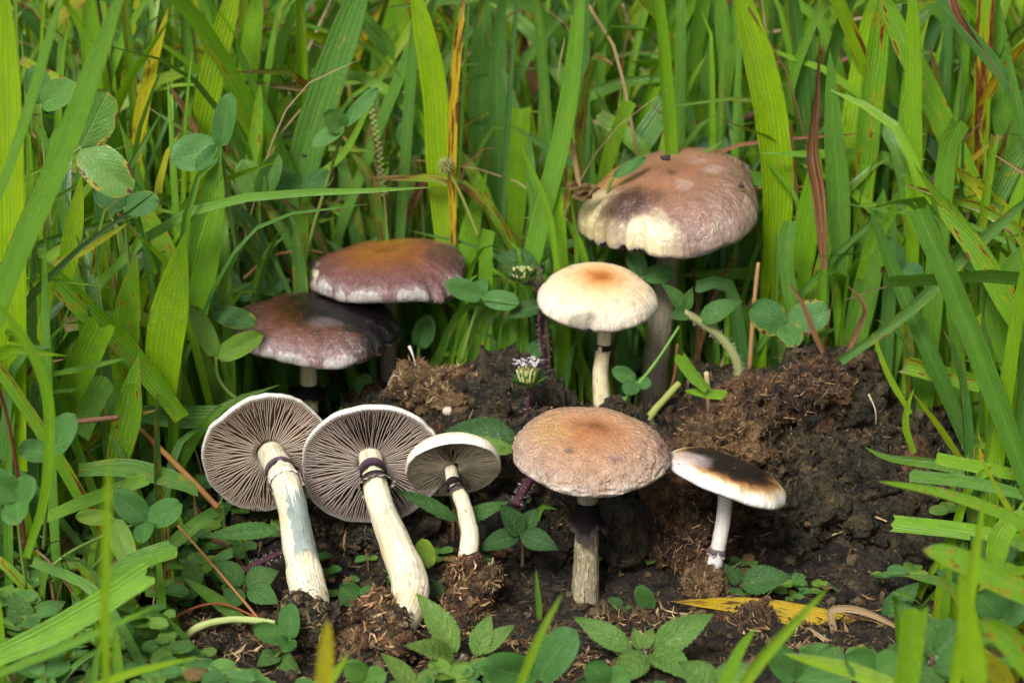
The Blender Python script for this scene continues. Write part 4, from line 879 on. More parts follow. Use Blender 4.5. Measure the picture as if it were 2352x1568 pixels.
def blade_obj(label, pts, Y0, Y1, wpx, c, kw, group='grass blades one can tell apart'):
    kw = dict(kw); n = len(pts); lam = kw.pop('lam', 0); les = kw.pop('lesion', 0); hair = kw.pop('hair', 0)
    P = [at(p[0], p[1], Y0 + (Y1 - Y0) * i / (n - 1)) for i, p in enumerate(pts)]
    wd = wpx * cmpp(P[n // 2])
    kw.setdefault('roll', random.uniform(-.35, .35)); kw.setdefault('fold', random.uniform(.12, .4)); kw.setdefault('n', 18)
    tn = tint(c)
    if lam or les: tn = (tn[0], tn[1], .55, tn[3])
    M = blade(P, wd, tn, **kw)
    nm = {'r': 'withered_grass', 't': 'straw', 'y': 'yellow_leaf'}.get(c, 'grass_blade')
    o = single(nm, M, M_GRASS, P[0], label, 'leaf' if c == 'y' else 'straw' if c == 't' else 'grass', group if nm == 'grass_blade' else None)
    o['kind'] = 'thing'
    if hair:
        V = M[0].reshape(-1, 5, 3); e = np.vstack([V[:, 0], V[:, 4]]); d = np.vstack([V[:, 0] - V[:, 2], V[:, 4] - V[:, 2]])
        e = np.vstack([e + RNG.normal(0, .15, e.shape) * np.array((0, .2, 1)) for _ in range(3)]); d = np.vstack([d] * 3); d /= np.linalg.norm(d, axis=1, keepdims=True) + 1e-9
        tag(link('hair', mkmesh(*hairs(e - P[0], d, (.08, .24), (.36, .42, .26), 0, .004)), M_SMALL, o), kind='stuff')
    return o
for b in BLADES: blade_obj(*b)
# stalks and straws of round section
def stalk(name, label, pts, wpx, col, cat='stalk', n=20, rough=.12, hair=0, taper=.8, hc=(.7, .72, .62)):
    P = [at(*p) for p in pts]; r = wpx / 2 * cmpp(P[0])
    T = tube(P, [r, r * (1 + taper) / 2, r * taper], col + (1,), n, 10, rough=rough)
    o = single(name, T, M_STALK, P[0], label, cat)
    if hair: stalk_hair(o, T, P[0], hair, hc)
    return o
def stalk_hair(o, T, base, cnt, hc=(.7, .72, .62), ln=(.06, .16), ctr_n=10):
    V = np.asarray(T[0])[:-2]; m = ctr_n; C = np.repeat(V.reshape(-1, m, 3).mean(1), m, 0)
    k = RNG.integers(0, len(V), cnt); d = V[k] - C[k]; d /= np.linalg.norm(d, axis=1, keepdims=True)
    # spread between rings
    k2 = np.clip(k + m, 0, len(V) - 1); f = RNG.random((cnt, 1)); p = V[k] * (1 - f) + V[k2] * f
    tag(link('hair', mkmesh(*hairs(p - base, d, ln, hc)), M_SMALL, o), kind='stuff')
ORB = (.30, .13, .035); TAN = (.42, .29, .15); PURP = (.055, .012, .022); REDB = (.16, .045, .03); GST = (.16, .28, .05)
stalk('dry_stem', 'orange brown dry stem slanting towards the leftmost gilled cap', [(500, 1165, 0), (400, 1062, 1.5), (320, 985, 3), (235, 905, 4)], 15, ORB)
stalk('dry_stem', 'broken brown stem lying level at the left edge', [(-40, 978, -1), (120, 972, -1), (272, 958, -1)], 15, (.20, .09, .05))
stalk('red_stalk', 'thin dark red stalk curving down the left edge', [(58, 1260, -5), (42, 1100, -5.5), (10, 930, -6), (-30, 830, -6)], 9, (.15, .03, .025), taper=.7)
stalk('runner', 'thin orange runner stalk beside the leftmost mushroom', [(598, 1425, -2), (500, 1310, -1.4), (408, 1206, -1)], 7, (.38, .17, .05))
stalk('runner', 'thin red runner stalk arching over the ground at the lower left', [(360, 1500, -3), (400, 1420, -2.5), (500, 1385, -2.3), (605, 1425, -2.2)], 7, (.30, .08, .03))
stalk('dry_stem', 'long tan dry stem lying across the lower left soil', [(195, 1398, -4), (330, 1470, -4.2), (500, 1532, -4.4)], 10, (.40, .25, .12))
stalk('pale_shoot', 'pale green bent shoot lying in front of the leftmost mushroom', [(395, 1495, -3.4), (455, 1440, -3.2), (540, 1422, -3.0), (640, 1430, -3)], 20, (.45, .52, .18), taper=.7)
stalk('brown_stalk', 'dark brown upright stalk behind the upper purple brown cap', [(892, 600, 15), (884, 440, 15), (858, 305, 15)], 11, (.10, .035, .015))
stalk('dry_stem', 'arched tan dead stem behind the upper purple brown cap', [(825, 470, 17), (850, 300, 17), (900, 225, 17), (985, 203, 17)], 8, (.33, .18, .08))
stalk('green_stem', 'thick yellow green stem leaning right beside the cream mushroom foot', [(1470, 985, 7.2), (1510, 935, 7.3), (1560, 880, 7.4)], 19, (.30, .34, .08))
stalk('cut_stem', 'pale cut stem with a red brown top left of the mound', [(1632, 985, 6.2), (1628, 920, 6.2), (1622, 855, 6.2)], 15, (.55, .42, .22))
stalk('straw', 'short upright cut tan straw right of the largest stem', [(1722, 850, 11.5), (1730, 720, 11.5), (1742, 604, 11.5)], 11, (.46, .25, .10))
stalk('dry_stem', 'thin dead stem above the pair of caps arching left', [(560, 640, 12), (620, 590, 12), (700, 575, 12.5), (740, 580, 13)], 7, (.35, .18, .05))
stalk('purple_stem', 'thick dark purple hairy stem lying behind the scaly stem', [(1185, 1160, 2.5), (1205, 1120, 3), (1228, 1085, 3.4), (1215, 1060, 3.6)], 26, PURP, hair=220)
stalk('purple_stem', 'purple brown creeping stem left of the bruised stem', [(525, 1335, -.4), (580, 1300, 0), (660, 1262, .6)], 20, PURP, hair=160)
stalk('purple_stem', 'reddish hairy creeping stem under the yellow leaf', [(1755, 1400, .3), (1830, 1378, .5), (1900, 1385, .5), (1960, 1410, .3)], 16, (.20, .06, .05), hair=160)
stalk('red_stalk', 'reddish upright stalk behind the left of the cream mushroom', [(1500, 980, 9.8), (1545, 880, 9.9), (1556, 790, 10)], 7, (.25, .08, .04))
stalk('green_stem', 'thin green stalk crossing the largest stem', [(1420, 935, 8), (1500, 840, 8.3), (1560, 750, 8.6)], 8, (.17, .34, .05))
for i, (lb, pts, wp) in enumerate([
  ('pale tan dead stalk at the top centre, right of the arch', [(1540, 330, 22), (1480, 180, 22), (1430, 10, 22)], 7), ('tan dead stalk slanting at the top, left of centre', [(590, 420, 22), (680, 180, 22), (770, -20, 22)], 8),
  ('second tan dead stalk slanting at the top, left of centre', [(640, 330, 24), (720, 150, 24), (800, 40, 24)], 7), ('dead stalk lying level in the top right grass', [(1650, 95, 24), (1800, 70, 24), (2000, 40, 24)], 9),
  ('purplish stem slanting up right behind the right grass', [(1700, 280, 20), (1850, 190, 20), (2080, 60, 20)], 16)]):
    stalk('dry_stem', lb, pts, wp, (.48, .36, .20) if i < 4 else (.24, .10, .10))

# ------------------------------------------------------------------ clover
def tl(y, d=0., s=.1): return (y, d, s, random.random())
CLOV = [
 # label, node, leaflets [(tip px, py, dY, width, fold)], stalk points, yellow, spots
 ('large clover leaf with brown scorched edges at the left', (186, 338, -1), [(250, 205, -.3, 112, .12), (304, 446, -.6, 108, .2)], [(120, 400, 0), (60, 520, 1)], .55, .68),
 ('round clover leaf behind the left grass, above the broad bright leaf', (505, 338, 8.5), [(392, 366, -.5, 100, .1), (530, 212, 0, 58, .25), (452, 392, -1, 44, .5)], [(520, 420, 9), (545, 600, 9.5)], .38, .2),
 ('upright folded clover leaf left of the green stalk', (596, 456, 12), [(556, 366, 0, 74, .5), (640, 352, 0, 56, .7)], [(598, 520, 12.3), (600, 640, 12.5)], .6, .1),
 ('wet clover leaf covered with droplets behind the tall stalked leaf', (688, 428, 13), [(616, 402, -1, 66, .15), (768, 408, -1, 62, .15)], [(690, 500, 13.3), (680, 640, 13.5)], .25, .1),
 ('small round clover leaf low on the left', (286, 476, 5), [(368, 462, -.5, 66, .1), (215, 430, -.2, 70, .3)], [(290, 540, 5.4), (300, 640, 5.8)], .35, .15),
 ('clover leaf partly behind the broad blade at the far left', (95, 238, 6), [(178, 200, -.5, 80, .3), (75, 150, 0, 70, .3)], [(100, 320, 6.4), (110, 480, 6.8)], .5, .2),
 ('long stalked clover leaf held high above the overlapping caps', (790, 292, 11.5), [(742, 262, -.6, 58, .4), (712, 338, -.6, 44, .3), (868, 202, .2, 40, .5)], [(760, 390, 12), (715, 540, 12.4), (690, 660, 12.6)], .5, .1),
 ('clover leaf with black spotted yellow edges behind the mound', (1808, 746, 9.4), [(1718, 712, -.4, 92, .08), (1908, 712, -.4, 86, .08), (1826, 800, -1.2, 64, .2)], [(1812, 800, 9.7), (1820, 880, 9.9)], .38, .55),
 ('clover leaf reaching right below the bud', (1108, 682, 10.5), [(1194, 697, -.6, 52, .1), (1022, 650, -.4, 56, .2), (1105, 640, 1, 40, .3)], [(1085, 740, 10.8), (1060, 830, 11)], .38, .2),
 ('pale wet clover leaf resting against the black stained cap', (486, 712, 7.8), [(590, 746, -1.0, 58, .1), (468, 640, .2, 56, .1)], [(490, 780, 8.2), (505, 900, 8.6)], .42, .5),
 ('bright green folded clover leaf on a curved stalk before the black stained cap', (497, 820, 4.8), [(607, 768, -.5, 58, .35), (438, 700, .2, 52, .4)], [(500, 860, 5), (520, 895, 5.2), (562, 930, 5.4)], .72, .15),
 ('three part clover leaf at the lower left on a long stalk', (336, 1196, -3.5), [(262, 1128, -.2, 72, .1), (421, 1158, -.4, 68, .1), (328, 1248, -1.2, 52, .15)], [(250, 1225, -3), (150, 1275, -2.4), (75, 1345, -2)], .42, .12),
 ('yellowing clover leaf left of the three part one', (262, 1190, -4), [(172, 1186, -.5, 42, .3), (300, 1300, -.6, 60, .3)], [(240, 1270, -3.7), (170, 1345, -3.3)], .85, .35),
 ('pale round clover leaf at the left edge', (40, 1150, -6), [(-30, 1080, -.4, 78, .2), (82, 1100, -.4, 70, .15), (40, 1205, -1.2, 76, .3)], [(45, 1230, -5.6), (60, 1350, -5)], .42, .15),
 ('clover leaf left of the arching narrow blade', (118, 1040, -5), [(172, 950, -.2, 74, .2), (40, 1030, -.4, 60, .2)], [(110, 1120, -4.6), (100, 1260, -4)], .42, .3),
 ('small dark clover leaf before the bent mushroom', (826, 1384, -.8), [(780, 1342, -.3, 60, .1), (862, 1350, -.2, 46, .3)], [(830, 1410, -.8), (835, 1440, -1)], .42, .2),
 ('small clover leaf right of the cream mushroom foot', (1462, 876, 8.2), [(1404, 848, -.2, 42, .15), (1496, 884, -.2, 34, .2), (1436, 906, -.8, 44, .15)], [(1462, 910, 8.4), (1455, 960, 8.6)], .30, .05),
 ('single dark clover leaflet on the soil right of the scaly stem', (1497, 1402, -.6), [(1462, 1346, -.3, 50, .15)], [(1500, 1420, -.6), (1515, 1440, -.7)], .36, .1),
 ('blurred round clover leaf at the bottom, below the scaly stem', (1232, 1556, -8.5), [(1325, 1446, -.4, 100, .15), (1108, 1528, -1.5, 96, .2)], [(1230, 1590, -8.2), (1220, 1650, -8)], .36, .1),
 ('pale clover leaf before the foot of the leftmost mushroom', (664, 1468, -5), [(668, 1382, .2, 58, .2), (578, 1440, -.5, 52, .2), (650, 1500, -1.2, 46, .4)], [(640, 1500, -4.8), (600, 1540, -4.6)], .40, .1),
 ('dark clover leaf lying behind the black stained cap', (540, 686, 12), [(668, 642, 0, 48, .25), (508, 610, .2, 60, .3)], [(545, 740, 12.2), (550, 800, 12.4)], .12, .1),
 ('upright clover leaf behind the rust spotted blade', (962, 352, 16), [(918, 282, -.2, 62, .5), (1012, 285, 0, 58, .5)], [(968, 430, 16.3), (975, 560, 16.6)], .5, .1),
 ('wet dark clover leaf high behind the arch stem', (905, 262, 18), [(985, 268, -.5, 52, .1)], [(905, 330, 18.3), (910, 450, 18.5)], .1, .1),
 ('curled damaged clover leaf right of the upper cap stem', (962, 800, 11.8), [(985, 722, 0, 56, .5)], [(960, 820, 11.8), (955, 850, 11.8)], .4, .4),
 ('round dark clover leaf low between the two rear stems', (836, 918, 9.5), [(838, 856, 0, 46, .1)], [(838, 935, 9.5), (845, 960, 9.5)], .3, .1),
 ('blurred clover leaf at the bottom right of centre', (1830, 1560, -9), [(1770, 1480, -.4, 74, .25), (1905, 1478, -.4, 84, .2), (1960, 1560, -1, 70, .2)], [(1835, 1590, -8.8), (1840, 1650, -8.5)], .42, .1),
 ('small green leaf lying on top of the largest cap', (1408, 408, 12.6), [(1484, 362, .6, 30, .2)], [(1400, 425, 12.7), (1392, 460, 12.9)], .35, .0),
 ('dark clover leaf peeping over the largest cap', (1635, 345, 16.5), [(1605, 322, 0, 40, .2), (1672, 320, 0, 44, .2)], [(1640, 380, 16.5), (1650, 500, 16.5)], .05, .0),
 ('green clover leaf under the left margin of the largest cap', (1475, 635, 12), [(1445, 570, .2, 50, .3), (1550, 625, .2, 50, .2)], [(1480, 700, 12.2), (1490, 800, 12.4)], .4, .2),
 ('clover leaf at the right behind the slanting blades', (2070, 620, 10), [(2030, 545, 0, 56, .2), (2120, 640, -.2, 60, .2)], [(2075, 690, 10.2), (2085, 800, 10.4)], .3, .15),
 ('blurred clover leaf low at the bottom, left of the pale herb', (1400, 1570, -9), [(1345, 1520, -.4, 66, .2), (1450, 1545, -.4, 70, .2)], [(1400, 1600, -8.8), (1400, 1650, -8.6)], .5, .15),
 ('blurred clover leaf at the bottom edge left of the front herb', (840, 1560, -8), [(790, 1520, -.4, 60, .2), (890, 1545, -.4, 56, .2), (835, 1600, -1, 60, .2)], [(840, 1600, -8), (840, 1650, -7.8)], .55, .15),
 ('clover leaf on the soil at the bottom left', (420, 1545, -7), [(360, 1520, -.4, 58, .2), (470, 1525, -.4, 58, .2), (425, 1590, -1, 56, .2)], [(420, 1590, -7), (420, 1640, -7)], .5, .2),
 ('blurred clover leaf low at the right bottom edge', (2010, 1545, -12), [(1940, 1500, -.4, 84, .2), (2075, 1510, -.4, 80, .25)], [(2010, 1590, -12), (2010, 1660, -12)], .55, .1),
 ('clover leaf beside the tan folded straw', (1890, 1520, -4.5), [(1835, 1490, -.3, 52, .2), (1940, 1500, -.3, 56, .2), (1890, 1560, -1, 52, .2)], [(1890, 1545, -4.4), (1895, 1580, -4.3)], .45, .15),
 ('clover leaf in the lower right corner behind the blurred blades', (2300, 1420, -7), [(2240, 1360, -.3, 74, .2), (2352, 1370, -.3, 84, .2), (2300, 1490, -1, 70, .2)], [(2300, 1480, -6.8), (2290, 1560, -6.5)], .4, .2),
]
for lb, node, lf, st, yl, sp in CLOV:
    b = at(*st[-1]); nd_ = at(*node)
    root = empty('clover', lb, 'clover', b, 'clover leaves one can tell apart')
    sP = [b] + [at(*q) for q in st[:-1][::-1]] + [nd_]
    w_ = 8 * cmpp(nd_) / 2
    part('leaf_stalk', tube(sP, [w_ * 1.1, w_ * .9], (.17, .26, .05, 1), 18, 8), M_STALK, root)
    for (tx, ty, dY, wpx, fo) in lf:
        M = leaf(nd_, at(tx, ty, node[2] + dY), wpx * cmpp(nd_), tl(yl + random.uniform(-.08, .08), 0, sp + random.uniform(-.08, .08)), face=(random.uniform(-.25, .25), -.85, .5), fold=fo, curl=random.uniform(-.03, .06), wav=.05)
        lo = part('leaflet', M, M_CLOVER, root)
        if random.random() < .55:
            V = M[0]; k = RNG.integers(9, len(V) - 9, RNG.integers(4, 16)); nn = np.tile(nrm((0, -.85, .5)), (len(k), 1))
            tag(link('water_droplets', mkmesh(*drops(V[k] - b + RNG.normal(0, .03, (len(k), 3)) * np.array((1, .2, 1)), nn, (.008, .028), len(k))), M_WATER, lo), kind='stuff')

# ------------------------------------------------------------------ serrated herbs
HERB = [
 # label, leaves [(base, tip, width, fold, yellow)], stem points (root first), stem px
 ('dark glossy serrated leaf between the small gilled mushroom and the orange brown cap', [((1186, 1012, 3.0), (1020, 986, 3.0), 92, .35, .12), ((1182, 1035, 2.6), (1010, 1012, 2.2), 52, .2, .8)], [(1215, 1080, 3.2), (1200, 1045, 3.1), (1186, 1014, 3.0)], 9),
 ('dark glossy herb rosette between the small gilled mushroom and the scaly stem', [((1196, 1226, 1.4), (1150, 1158, 1.2), 62, .3, .12), ((1196, 1226, 1.4), (1283, 1262, .8), 62, .25, .10), ((1192, 1228, 1.4), (1096, 1262, .8), 58, .25, .10), ((1198, 1222, 1.5), (1238, 1165, 1.8), 50, .3, .2)], [(1200, 1300, 1.6), (1200, 1260, 1.5), (1196, 1226, 1.4)], 8),
 ('bright serrated herb in the bottom centre foreground', [((1048, 1498, -5), (958, 1360, -4.4), 78, .25, .75), ((1092, 1506, -5), (1128, 1408, -4.5), 62, .3, .72), ((1100, 1498, -5), (1182, 1432, -5), 52, .3, .7), ((1040, 1510, -5.2), (930, 1480, -6.6), 62, .25, .8), ((1060, 1520, -5.2), (1040, 1590, -7.5), 70, .2, .8), ((1075, 1520, -5.2), (1170, 1560, -7), 66, .2, .75)], [(1030, 1600, -5), (1050, 1545, -5), (1070, 1505, -5)], 15),
 ('single bright serrated leaf at the bottom, left of the herb', [((955, 1580, -7), (876, 1498, -7), 54, .3, .8), ((960, 1580, -7), (1010, 1530, -7), 50, .3, .7)], [(975, 1640, -7), (960, 1580, -7)], 9),
 ('pale serrated herb at the bottom below the scaly stem and dark clods', [((1448, 1492, -5), (1316, 1414, -4.6), 66, .25, .62), ((1500, 1492, -5), (1640, 1408, -4.8), 84, .25, .6), ((1480, 1500, -5.2), (1400, 1580, -7.2), 84, .2, .65), ((1500, 1500, -5.2), (1590, 1560, -7.2), 88, .2, .6), ((1470, 1492, -5), (1455, 1440, -4.6), 40, .4, .75), ((1480, 1490, -5), (1500, 1440, -4.6), 36, .4, .78)], [(1480, 1610, -5), (1478, 1550, -5), (1475, 1495, -5)], 14),
 ('dark green serrated leaf pair at the foot of the small white mushroom', [((1702, 1342, .2), (1818, 1322, -.2), 82, .2, .2), ((1696, 1340, .2), (1664, 1296, .2), 46, .3, .2), ((1700, 1352, .2), (1680, 1376, -.2), 34, .3, .35)], [(1712, 1400, .4), (1704, 1370, .3), (1702, 1342, .2)], 9),
 ('hairy bent herb stem with crinkled leaves left of the mound', [((1606, 736, 7.6), (1706, 690, 7.2), 62, .2, .42), ((1572, 716, 7.6), (1520, 650, 7.4), 46, .3, .45), ((1578, 722, 7.5), (1540, 730, 7.0), 44, .3, .35), ((1575, 712, 7.6), (1590, 660, 7.4), 34, .3, .45)], [(1702, 905, 7.4), (1692, 830, 7.5), (1650, 770, 7.6), (1572, 716, 7.6)], 22),
 ('serrated leaf at the right foot of the mound', [((2030, 1418, -.6), (2112, 1336, -.6), 66, .25, .35), ((2035, 1420, -.6), (2140, 1400, -1), 56, .25, .3)], [(2010, 1450, -.6), (2030, 1418, -.6)], 9),
 ('long arching serrated leaf under the leftmost gilled cap', [((640, 1218, .2), (466, 1228, -.3), 50, .3, .45)], [(700, 1290, .6), (680, 1245, .5), (640, 1218, .2)], 9),
 ('dark serrated leaf below the second gilled cap', [((1052, 1195, 1.9), (900, 1122, 1.7), 42, .3, .3), ((1055, 1200, 1.9), (1170, 1150, 1.9), 46, .3, .45)], [(1066, 1290, 2), (1062, 1240, 2), (1052, 1195, 1.9)], 9),
 ('low patch herb with small toothed leaves left of the bruised stem', [((560, 1340, -.8), (480, 1290, -.6), 66, .25, .38), ((565, 1345, -.9), (640, 1310, -.6), 70, .2, .35), ((550, 1350, -1), (520, 1400, -1.6), 60, .2, .35), ((570, 1350, -1), (640, 1385, -1.6), 66, .2, .4), ((455, 1345, -1.4), (425, 1285, -1.2), 58, .2, .5), ((460, 1350, -1.4), (400, 1372, -1.8), 46, .2, .35)], [(560, 1400, -.8), (562, 1340, -.8)], 8),
 ('hairy dark leaves left of the flower bud', [((1232, 612, 11.5), (1136, 588, 11.5), 66, .35, .2), ((1250, 700, 10.4), (1160, 730, 10), 52, .4, .2), ((1255, 720, 10.5), (1330, 690, 10.8), 46, .4, .15), ((1250, 790, 10.4), (1200, 830, 10), 48, .3, .25)], [(1262, 940, 10), (1256, 790, 10.4), (1250, 700, 10.6), (1232, 612, 11.5)], 15),
 ('blurred hairy herb at the lower right', [((2140, 1500, -10), (2060, 1380, -9.6), 92, .25, .42), ((2150, 1500, -10), (2230, 1420, -10), 86, .25, .45), ((2130, 1510, -10), (2020, 1500, -11), 84, .25, .5), ((2150, 1520, -10.4), (2260, 1540, -11.5), 90, .2, .45), ((2140, 1530, -10.4), (2110, 1610, -12), 92, .2, .5)], [(2150, 1650, -10), (2145, 1570, -10), (2142, 1505, -10)], 15),
 ('small glossy leaf behind the rooted foot of the small gilled mushroom', [((1100, 1290, .9), (1150, 1318, .6), 46, .2, .25), ((1010, 1330, .6), (1000, 1385, .2), 46, .25, .12)], [(1085, 1330, 1), (1100, 1290, .9)], 7),
 ('blurred pale herb leaves at the bottom right of centre', [((1640, 1580, -9), (1560, 1520, -9), 90, .25, .6), ((1650, 1580, -9), (1720, 1520, -9), 84, .25, .65)], [(1645, 1650, -9), (1645, 1580, -9)], 9),
 ('small herb seedling on the soil left of the small gilled mushroom foot', [((985, 1440, -1.2), (945, 1410, -1.2), 34, .2, .4), ((985, 1440, -1.2), (1020, 1415, -1.2), 36, .2, .45), ((985, 1440, -1.2), (990, 1470, -1.8), 32, .2, .4)], [(985, 1470, -1.2), (985, 1440, -1.2)], 6),
 ('small herb seedling right of the scaly stem foot', [((1430, 1395, -.4), (1395, 1372, -.4), 34, .2, .35), ((1430, 1395, -.4), (1462, 1418, -.8), 36, .2, .4)], [(1430, 1425, -.4), (1430, 1395, -.4)], 6),
 ('toothed leaf cluster before the leftmost mushroom foot', [((640, 1500, -4.6), (590, 1530, -5.4), 52, .2, .5), ((560, 1545, -5.5), (520, 1580, -6.5), 54, .2, .5), ((640, 1510, -4.6), (690, 1545, -5.6), 50, .2, .55)], [(640, 1540, -4.6), (640, 1500, -4.6)], 7),
 ('low herb leaves in the left bottom corner', [((60, 1430, -4), (30, 1360, -4), 70, .25, .5), ((70, 1430, -4), (150, 1380, -4), 66, .25, .5), ((80, 1500, -6), (170, 1470, -6), 60, .25, .6)], [(70, 1500, -4), (65, 1430, -4)], 9),
 ('toothed leaves low in the grass at the lower right edge', [((2270, 1290, -3), (2230, 1230, -3), 60, .25, .35), ((2280, 1290, -3), (2340, 1260, -3), 60, .25, .4), ((2200, 1340, -4), (2150, 1310, -4), 54, .25, .4)], [(2270, 1380, -3), (2272, 1290, -3)], 9),
]
for lb, lv, st, wp in HERB:
    sP = [at(*q) for q in st]; root = empty('herb_plant', lb, 'herb', sP[0], 'serrated herbs among the mushrooms')
    w_ = wp / 2 * cmpp(sP[-1]); hb = wp > 12
    T = tube(sP, [w_ * 1.15, w_ * .85], ((.26, .27, .10, 1) if wp == 22 else (.10, .06, .03, 1)), 18, 10)
    so_ = part('stem', T, M_STALK, root)
    if hb: stalk_hair(so_, T, np.array(root['loc_cm']), 260)
    for (b, t, wpx, fo, yl) in lv:
        B_, T_ = at(*b), at(*t); s_ = cmpp(B_)
        M = leaf(B_, T_, wpx * s_, tl(yl, 0, .05 + random.random() * .15), face=(random.uniform(-.2, .2), -.72, .68), fold=fo, curl=random.uniform(.0, .08), teeth=13, shape='ovate', wav=.03, sag=.05)
        lo = part('leaf', M, M_HERB, root)
        k = RNG.integers(0, len(M[0]), 90)
        hh = hairs(M[0][k] - np.array(root['loc_cm']), np.tile(nrm((0, -.72, .68)), (90, 1)), (.03, .09), (.5, .56, .42), 3, .004)
        tag(link('hair', mkmesh(*hh), M_SMALL, lo), kind='stuff')

# ------------------------------------------------------------------ flower heads
def flower(label, c, rpx, stem, open_, seed):
    r = random.Random(seed); C_ = at(*c); s_ = cmpp(C_); R = rpx * s_
    sP = [at(*q) for q in stem]; root = empty('flower_head', label, 'flower', sP[0])
    ctr = C_ - np.array((0, 0, R * .6))
    T = tube(sP + [ctr], [5.2 * s_, 4.6 * s_, 5 * s_], PURP + (1,), 26, 10); so_ = part('stem', T, M_STALK, root); stalk_hair(so_, T, np.array(root['loc_cm']), 240, (.75, .72, .70), (.05, .13))
    for ring_, cnt, el, ln in (((0, 9, .55, 1.15), (1, 7, 1.0, 1.05)) if open_ else ((0, 9, .6, 1.25), (1, 8, .98, 1.3))):
        for k in range(cnt):
            a = 2 * math.pi * (k + .5 * ring_) / cnt + r.uniform(-.1, .1)
            d = np.array((math.cos(a) * math.cos(el), math.sin(a) * math.cos(el), math.sin(el)))
            f = np.array((-math.cos(a) * math.sin(el), -math.sin(a) * math.sin(el), math.cos(el)))
            part('sepal', leaf(ctr + d * R * .1, ctr + d * R * ln, R * .72, tl(.45 + r.uniform(-.1, .25), 0, .25), face=f, fold=.45, curl=-.10, teeth=5, shape='ovate'), M_HERB, root)
    for k in range(26):
        a = k * 2.4; q = math.sqrt((k + .5) / 26) * .62
        b = ctr + np.array((math.cos(a) * q * R * .5, math.sin(a) * q * R * .5, R * .1)); t = ctr + np.array((math.cos(a) * q * R, math.sin(a) * q * R, R * (1.12 - .25 * q) * (1 if open_ else .82)))
        part('floret', tube([b, (b + t) / 2 + np.array((0, 0, R * .05)), t], [R * .05, R * .09, R * .045], ((.50, .50, .20, 1) if k % 3 else (.36, .42, .10, 1)), 7, 6), M_SMALL, root)
    if open_:
        for k in range(13):
            a = k * 2.4; q = math.sqrt((k + .5) / 13) * .75; p = ctr + np.array((math.cos(a) * q * R, math.sin(a) * q * R, R * 1.2))
            for j in range(4):
                aa = a + j * 1.57; d = np.array((math.cos(aa), math.sin(aa), r.uniform(.3, 1.1)))
                part('petal', leaf(p, p + d * R * .22, R * .20, tl(.5), face=(0, 0, 1), fold=.2, curl=.1), M_PETAL, root)
    return root
N = NT('petal_lilac'); u, x, y = uvx(N); M_PETAL = N.done(N.bsdf(N.mix(N.noise(u, 4.), (.28, .24, .25, 1), (.46, .43, .42, 1)), .6))
flower('flower head with open pale lilac florets before the dark pat', (1213, 862, 6.0), 46, [(1222, 1150, 5.6), (1214, 1050, 5.7), (1213, 960, 5.9), (1214, 905, 6)], True, 1)
flower('closed green bud on a purple hairy stem left of the cream mushroom', (1200, 626, 10.0), 44, [(1256, 985, 9.8), (1254, 860, 9.9), (1238, 740, 10), (1242, 690, 10), (1225, 650, 10)], False, 2)

# ------------------------------------------------------------------ small things
# seed spike
root = empty('seed_spike', 'thin green seed spike with beaded grains behind the overlapping caps', 'grass spike', at(893, 600, 14.4))
sp = [at(893, 600, 14.4), at(884, 470, 14.4), at(870, 340, 14.4), at(848, 232, 14.4)]
part('axis', tube(sp, [.05, .03], (.17, .27, .05, 1), 24, 6), M_STALK, root)
pc = crom(sp, 60)
for k in range(24, 60):
    d = nrm((.9 if k % 2 else -.9, -.3, .7)); part('grain', tube([pc[k], pc[k] + d * .09, pc[k] + d * .17], [.012, .06, .008], (.26, .30, .08, 1), 5, 6), M_SMALL, root)
# bur
root = empty('bur_stalk', 'bristly round green bur on a spotted bent stalk', 'bur', at(1100, 545, 12.6))
part('stalk', tube([at(1100, 545, 12.6), at(1060, 450, 12.6), at(1025, 383, 12.6)], [.07, .05], (.24, .26, .05, 1), 16, 8), M_STALK, root)
cb = at(1024, 381, 12.6)
for k in range(70):
    z = 1 - 2 * (k + .5) / 70; a = k * 2.4; d = np.array((math.sqrt(1 - z * z) * math.cos(a), math.sqrt(1 - z * z) * math.sin(a), z))
    part('spikelet', tube([cb, cb + d * .2, cb + d * .36], [.045, .05, .006], (.27, .27, .08, 1), 5, 5), M_SMALL, root)
# withered brown leaf curl beside the largest cap
root = empty('withered_leaf', 'crumpled orange brown withered leaf against the left of the largest cap', 'leaf', at(1340, 470, 12.3))
for k in range(9):
    a = k * .7 + .2; c0 = at(1340 + random.uniform(-12, 12), 440 + random.uniform(-8, 8), 12.3); d = np.array((math.cos(a) * 1.0, random.uniform(-.5, .1), math.sin(a) * .5)); L = random.uniform(.4, .75)
    part('lobe', leaf(c0, c0 + d * L, .42, (.5, 1, .5, random.random()), face=(random.uniform(-.5, .5), -.7, random.uniform(0, .9)), fold=.7, curl=.2, wav=.22, teeth=4, shape='ovate'), M_CLOVER, root)
